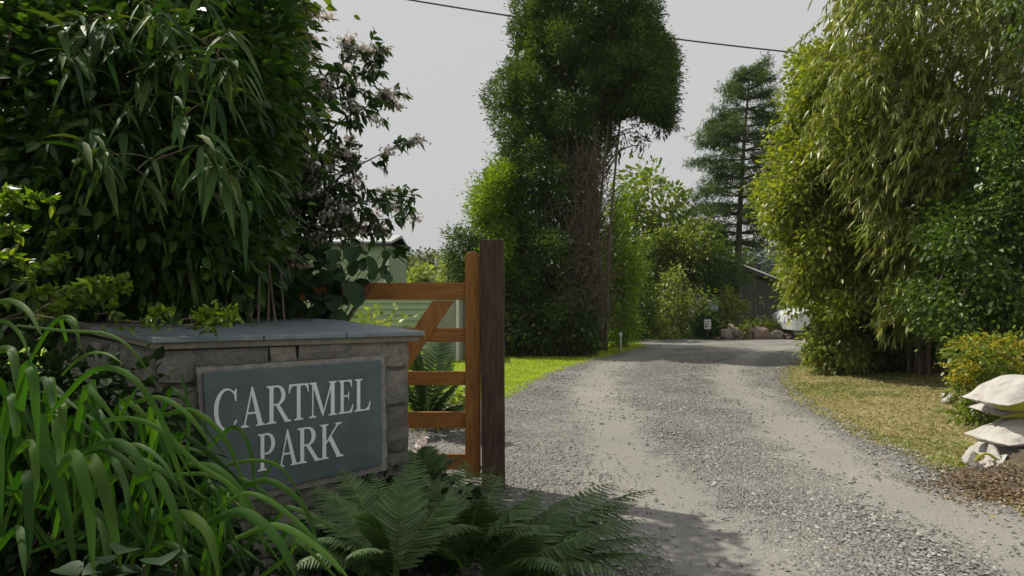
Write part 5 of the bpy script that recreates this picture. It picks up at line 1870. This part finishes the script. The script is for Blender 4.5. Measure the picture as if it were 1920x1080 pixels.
# ------------------------------------------------------------------ white car behind the right-hand shrubs
M['car_white'] = plain_mat('car_paint', (0.62, 0.64, 0.66), (0.68, 0.70, 0.72), 2, .25, 0, spec=.6)
M['rubber'] = plain_mat('rubber', (0.015, 0.015, 0.016), (0.03, 0.03, 0.03), 20, .8, 0)
M['lamp'] = plain_mat('lamp_glass', (0.5, 0.5, 0.5), (0.7, 0.7, 0.7), 10, .1, 0)
CYc = 20.8
car = empty('parked_car', (at(1485, 630, CYc)[0] + 2.05, CYc + .85, 0), 'white parked car half hidden behind the right-hand shrubs', 'car')
X0 = at(1485, 630, CYc)[0]
prof = [(0.05, .32), (.0, .55), (.03, .78), (.25, .90), (.95, 1.02), (1.55, 1.45), (2.0, 1.52), (3.0, 1.50), (3.6, 1.38), (3.95, 1.02), (4.08, .90), (4.1, .45), (4.0, .30)]
b = MB()
secs = [(0, .0, .97), (.10, .0, 1.0), (1.60, .0, 1.0), (1.70, .0, .97)]
V, Q = [], []
prof_a = []
for i in range(len(prof)):
    prof_a.append(prof[i])
for (yy, _, sc_) in secs:
    for (a_, z_) in prof_a:
        inset = .12 * max(0, (z_ - .95)) / .55
        y2 = yy + (inset if yy < .8 else -inset)
        V.append((X0 + 2.05 + (a_ - 2.05) * sc_, CYc + y2, .3 + (z_ - .3) * sc_))
m_ = len(prof_a)
for s_ in range(3):
    for i in range(m_):
        Q.append((s_ * m_ + i, s_ * m_ + (i + 1) % m_, (s_ + 1) * m_ + (i + 1) % m_, (s_ + 1) * m_ + i))
T_ = []
for base_ in (0, 3 * m_):
    from mathutils.geometry import tessellate_polygon
    for t_ in tessellate_polygon([[Vector((p[0], p[1], 0)) for p in prof_a]]):
        T_.append(tuple(base_ + k for k in t_))
b.add(V, Q, T_)
b.build('body', M['car_white'], car, bevel=.03)
b = MB()
for pl in ([(1.12, 1.03), (1.60, 1.40), (2.25, 1.44), (2.25, 1.03)], [(2.32, 1.03), (2.32, 1.44), (3.0, 1.43), (3.55, 1.30), (3.75, 1.03)]):
    b.prism([(X0 + p[0], CYc + .012 + .12 * (p[1] - .95) / .55 - .02, p[1]) for p in pl], (0, .012, 0))
b.build('side_window', M['glass'], car)
for wx in (.72, 3.3):
    b = MB()
    for y0_ in (-.015,):
        c = np.array([X0 + wx, CYc + y0_, .31])
        b.tube([c, c + [0, .02, 0], c + [0, .20, 0]], [.27, .31, .31], 22)
    w_ = b.build('wheel', M['rubber'], car)
    b = MB()
    b.tube([c + [0, -.008, 0], c + [0, .0, 0]], [.17, .19], 16)
    b.build('rim', M['steel'], w_)
b = MB()
b.box(X0 - .012, X0 + .10, CYc + .05, CYc + .40, .66, .80)
b.build('headlight', M['lamp'], car, bevel=.01)

# ------------------------------------------------------------------ overhead cable
b = MB()
p0, p1 = at(620, -26, 20.5), at(1700, 118, 23.0)
t = np.linspace(0, 1, 30)
C = p0 + (p1 - p0) * t[:, None]
C[:, 2] -= .22 * 4 * t * (1 - t)
b.tube(C, .024, 6)
tag(b.build('overhead_cable', plain_mat('cable', (0.03, 0.04, 0.045), (0.06, 0.08, 0.09), 30, .6, 0)), 'dark cable crossing the sky and the tall cypress', 'cable')

# ------------------------------------------------------------------ distance
def hill(name, mat, X0_, X1_, Yc, depth, hf, n=60):
    b = MB()
    xs = np.linspace(X0_, X1_, n)
    ks = np.linspace(0, 1, 9)
    V = []
    for k in ks:
        for x_ in xs:
            V.append((x_, Yc + (k - .5) * depth, hf(x_) * math.sin(math.pi * (.5 * min(k * 1.6, 1))) ** .8 - .5))
    b.add(V, [(j * n + i, j * n + i + 1, (j + 1) * n + i + 1, (j + 1) * n + i) for j in range(8) for i in range(n - 1)])
    return tag(b.build(name, mat, smooth=True), kind='structure')


M['hillmat'] = grass_ground_mat('hillside', [(0.05, 0.08, 0.04), (0.08, 0.11, 0.05), (0.12, 0.14, 0.07)], .01, .2)
hill('hills', M['hillmat'], -2500, 2200, 1700, 900, lambda x_: 118 + 26 * math.sin(x_ / 330 + .8) + 9 * math.sin(x_ / 90))
hill('wooded_hill', M['farwood'], 15, 170, 130, 50, lambda x_: 8.6 + 1.2 * math.sin(x_ / 13) + (x_ - 50) * .01)
b = MB()
n_ = 520
xx = rng.uniform(20, 120, n_)
yy = rng.uniform(104, 128, n_)
kk = 0
for x_, y_ in zip(xx, yy):
    zb_ = (8.0 + 1.2 * math.sin(x_ / 13)) * min(1, max(.15, (y_ - 104) / 20))
    h_ = rng.uniform(2.2, 4.4)
    k = 34
    zz = rng.random(k) ** 1.3
    r_ = (1 - zz) * h_ * .28 + .1
    a_ = rng.uniform(0, 6.3, k)
    pp = np.column_stack([x_ + np.cos(a_) * r_, y_ + np.sin(a_) * r_, zb_ + zz * h_])
    leaves(b, pp, np.column_stack([np.cos(a_), np.sin(a_), np.full(k, -.3)]), .9, .55, 'tiny', .2)
tag(b.build('hillside_wood', M['farwood']), 'distant dark wood on the hillside behind the cabin', 'wood', kind='stuff')

for (lab_, poly, Yd, mt) in (('pale distant tree seen just above the gate beside the caravan', [(765, 500), (785, 488), (812, 478), (830, 500), (835, 560), (765, 560)], 48, 'far'),
                             ('yellowish distant tree left of the gate stile top', [(770, 520), (785, 500), (800, 498), (812, 515), (812, 560), (770, 560)], 40, 'light'),
                             ('bright distant tree partly behind the small round shrub', [(820, 500), (835, 478), (860, 480), (880, 500), (880, 560), (818, 560)], 44, 'light'),
                             ('greyish distant tree furthest left over the gate rail', [(752, 490), (768, 482), (790, 490), (790, 560), (750, 560)], 60, 'far')):
    tree('distant_tree', lab_, 'tree', at(np.mean([p[0] for p in poly]), 600, Yd) * [1, 1, 0], poly, Yd, 1.8, 130, 14, .35, .28, .18, M[mt], r=.15, nl=8, core=60, group='trees beyond the gate')
for (lab_, poly, Yd, mt) in (('distant leafy tree filling the gap behind the far bushes', [(1190, 500), (1240, 480), (1300, 490), (1340, 470), (1400, 500), (1400, 620), (1190, 630)], 34, 'hedge'),
                             ('distant leafy tree behind the car and right-hand shrubs', [(1470, 520), (1500, 470), (1600, 460), (1660, 560), (1640, 625), (1480, 625)], 36, 'mid'),
                             ('distant dark tree behind the cypress hedge', [(850, 540), (930, 520), (1180, 520), (1200, 610), (1180, 630), (860, 630)], 30, 'hedge')):
    tree('background_tree', lab_, 'tree', at(np.mean([p[0] for p in poly]), 610, Yd) * [1, 1, 0], poly, Yd, 2, 420, 14, .4, .26, .15, M[mt], r=.15, nl=8, core=300, group='trees closing the background')

# ------------------------------------------------------------------ thin haze

ZT = 190.0
hz = MB()
hz.box(-2600, 2600, -150, 2250, -2, ZT)
m, nt, out = new_mat('air')
pv = nt.nodes.new('ShaderNodeVolumePrincipled')
pv.inputs['Color'].default_value = (.82, .88, .95, 1)
pv.inputs['Density'].default_value = .00045
nt.links.new(pv.outputs[0], out.inputs['Volume'])
tag(hz.build('haze', m), 'thin pale haze over the far hills', 'haze', kind='stuff')
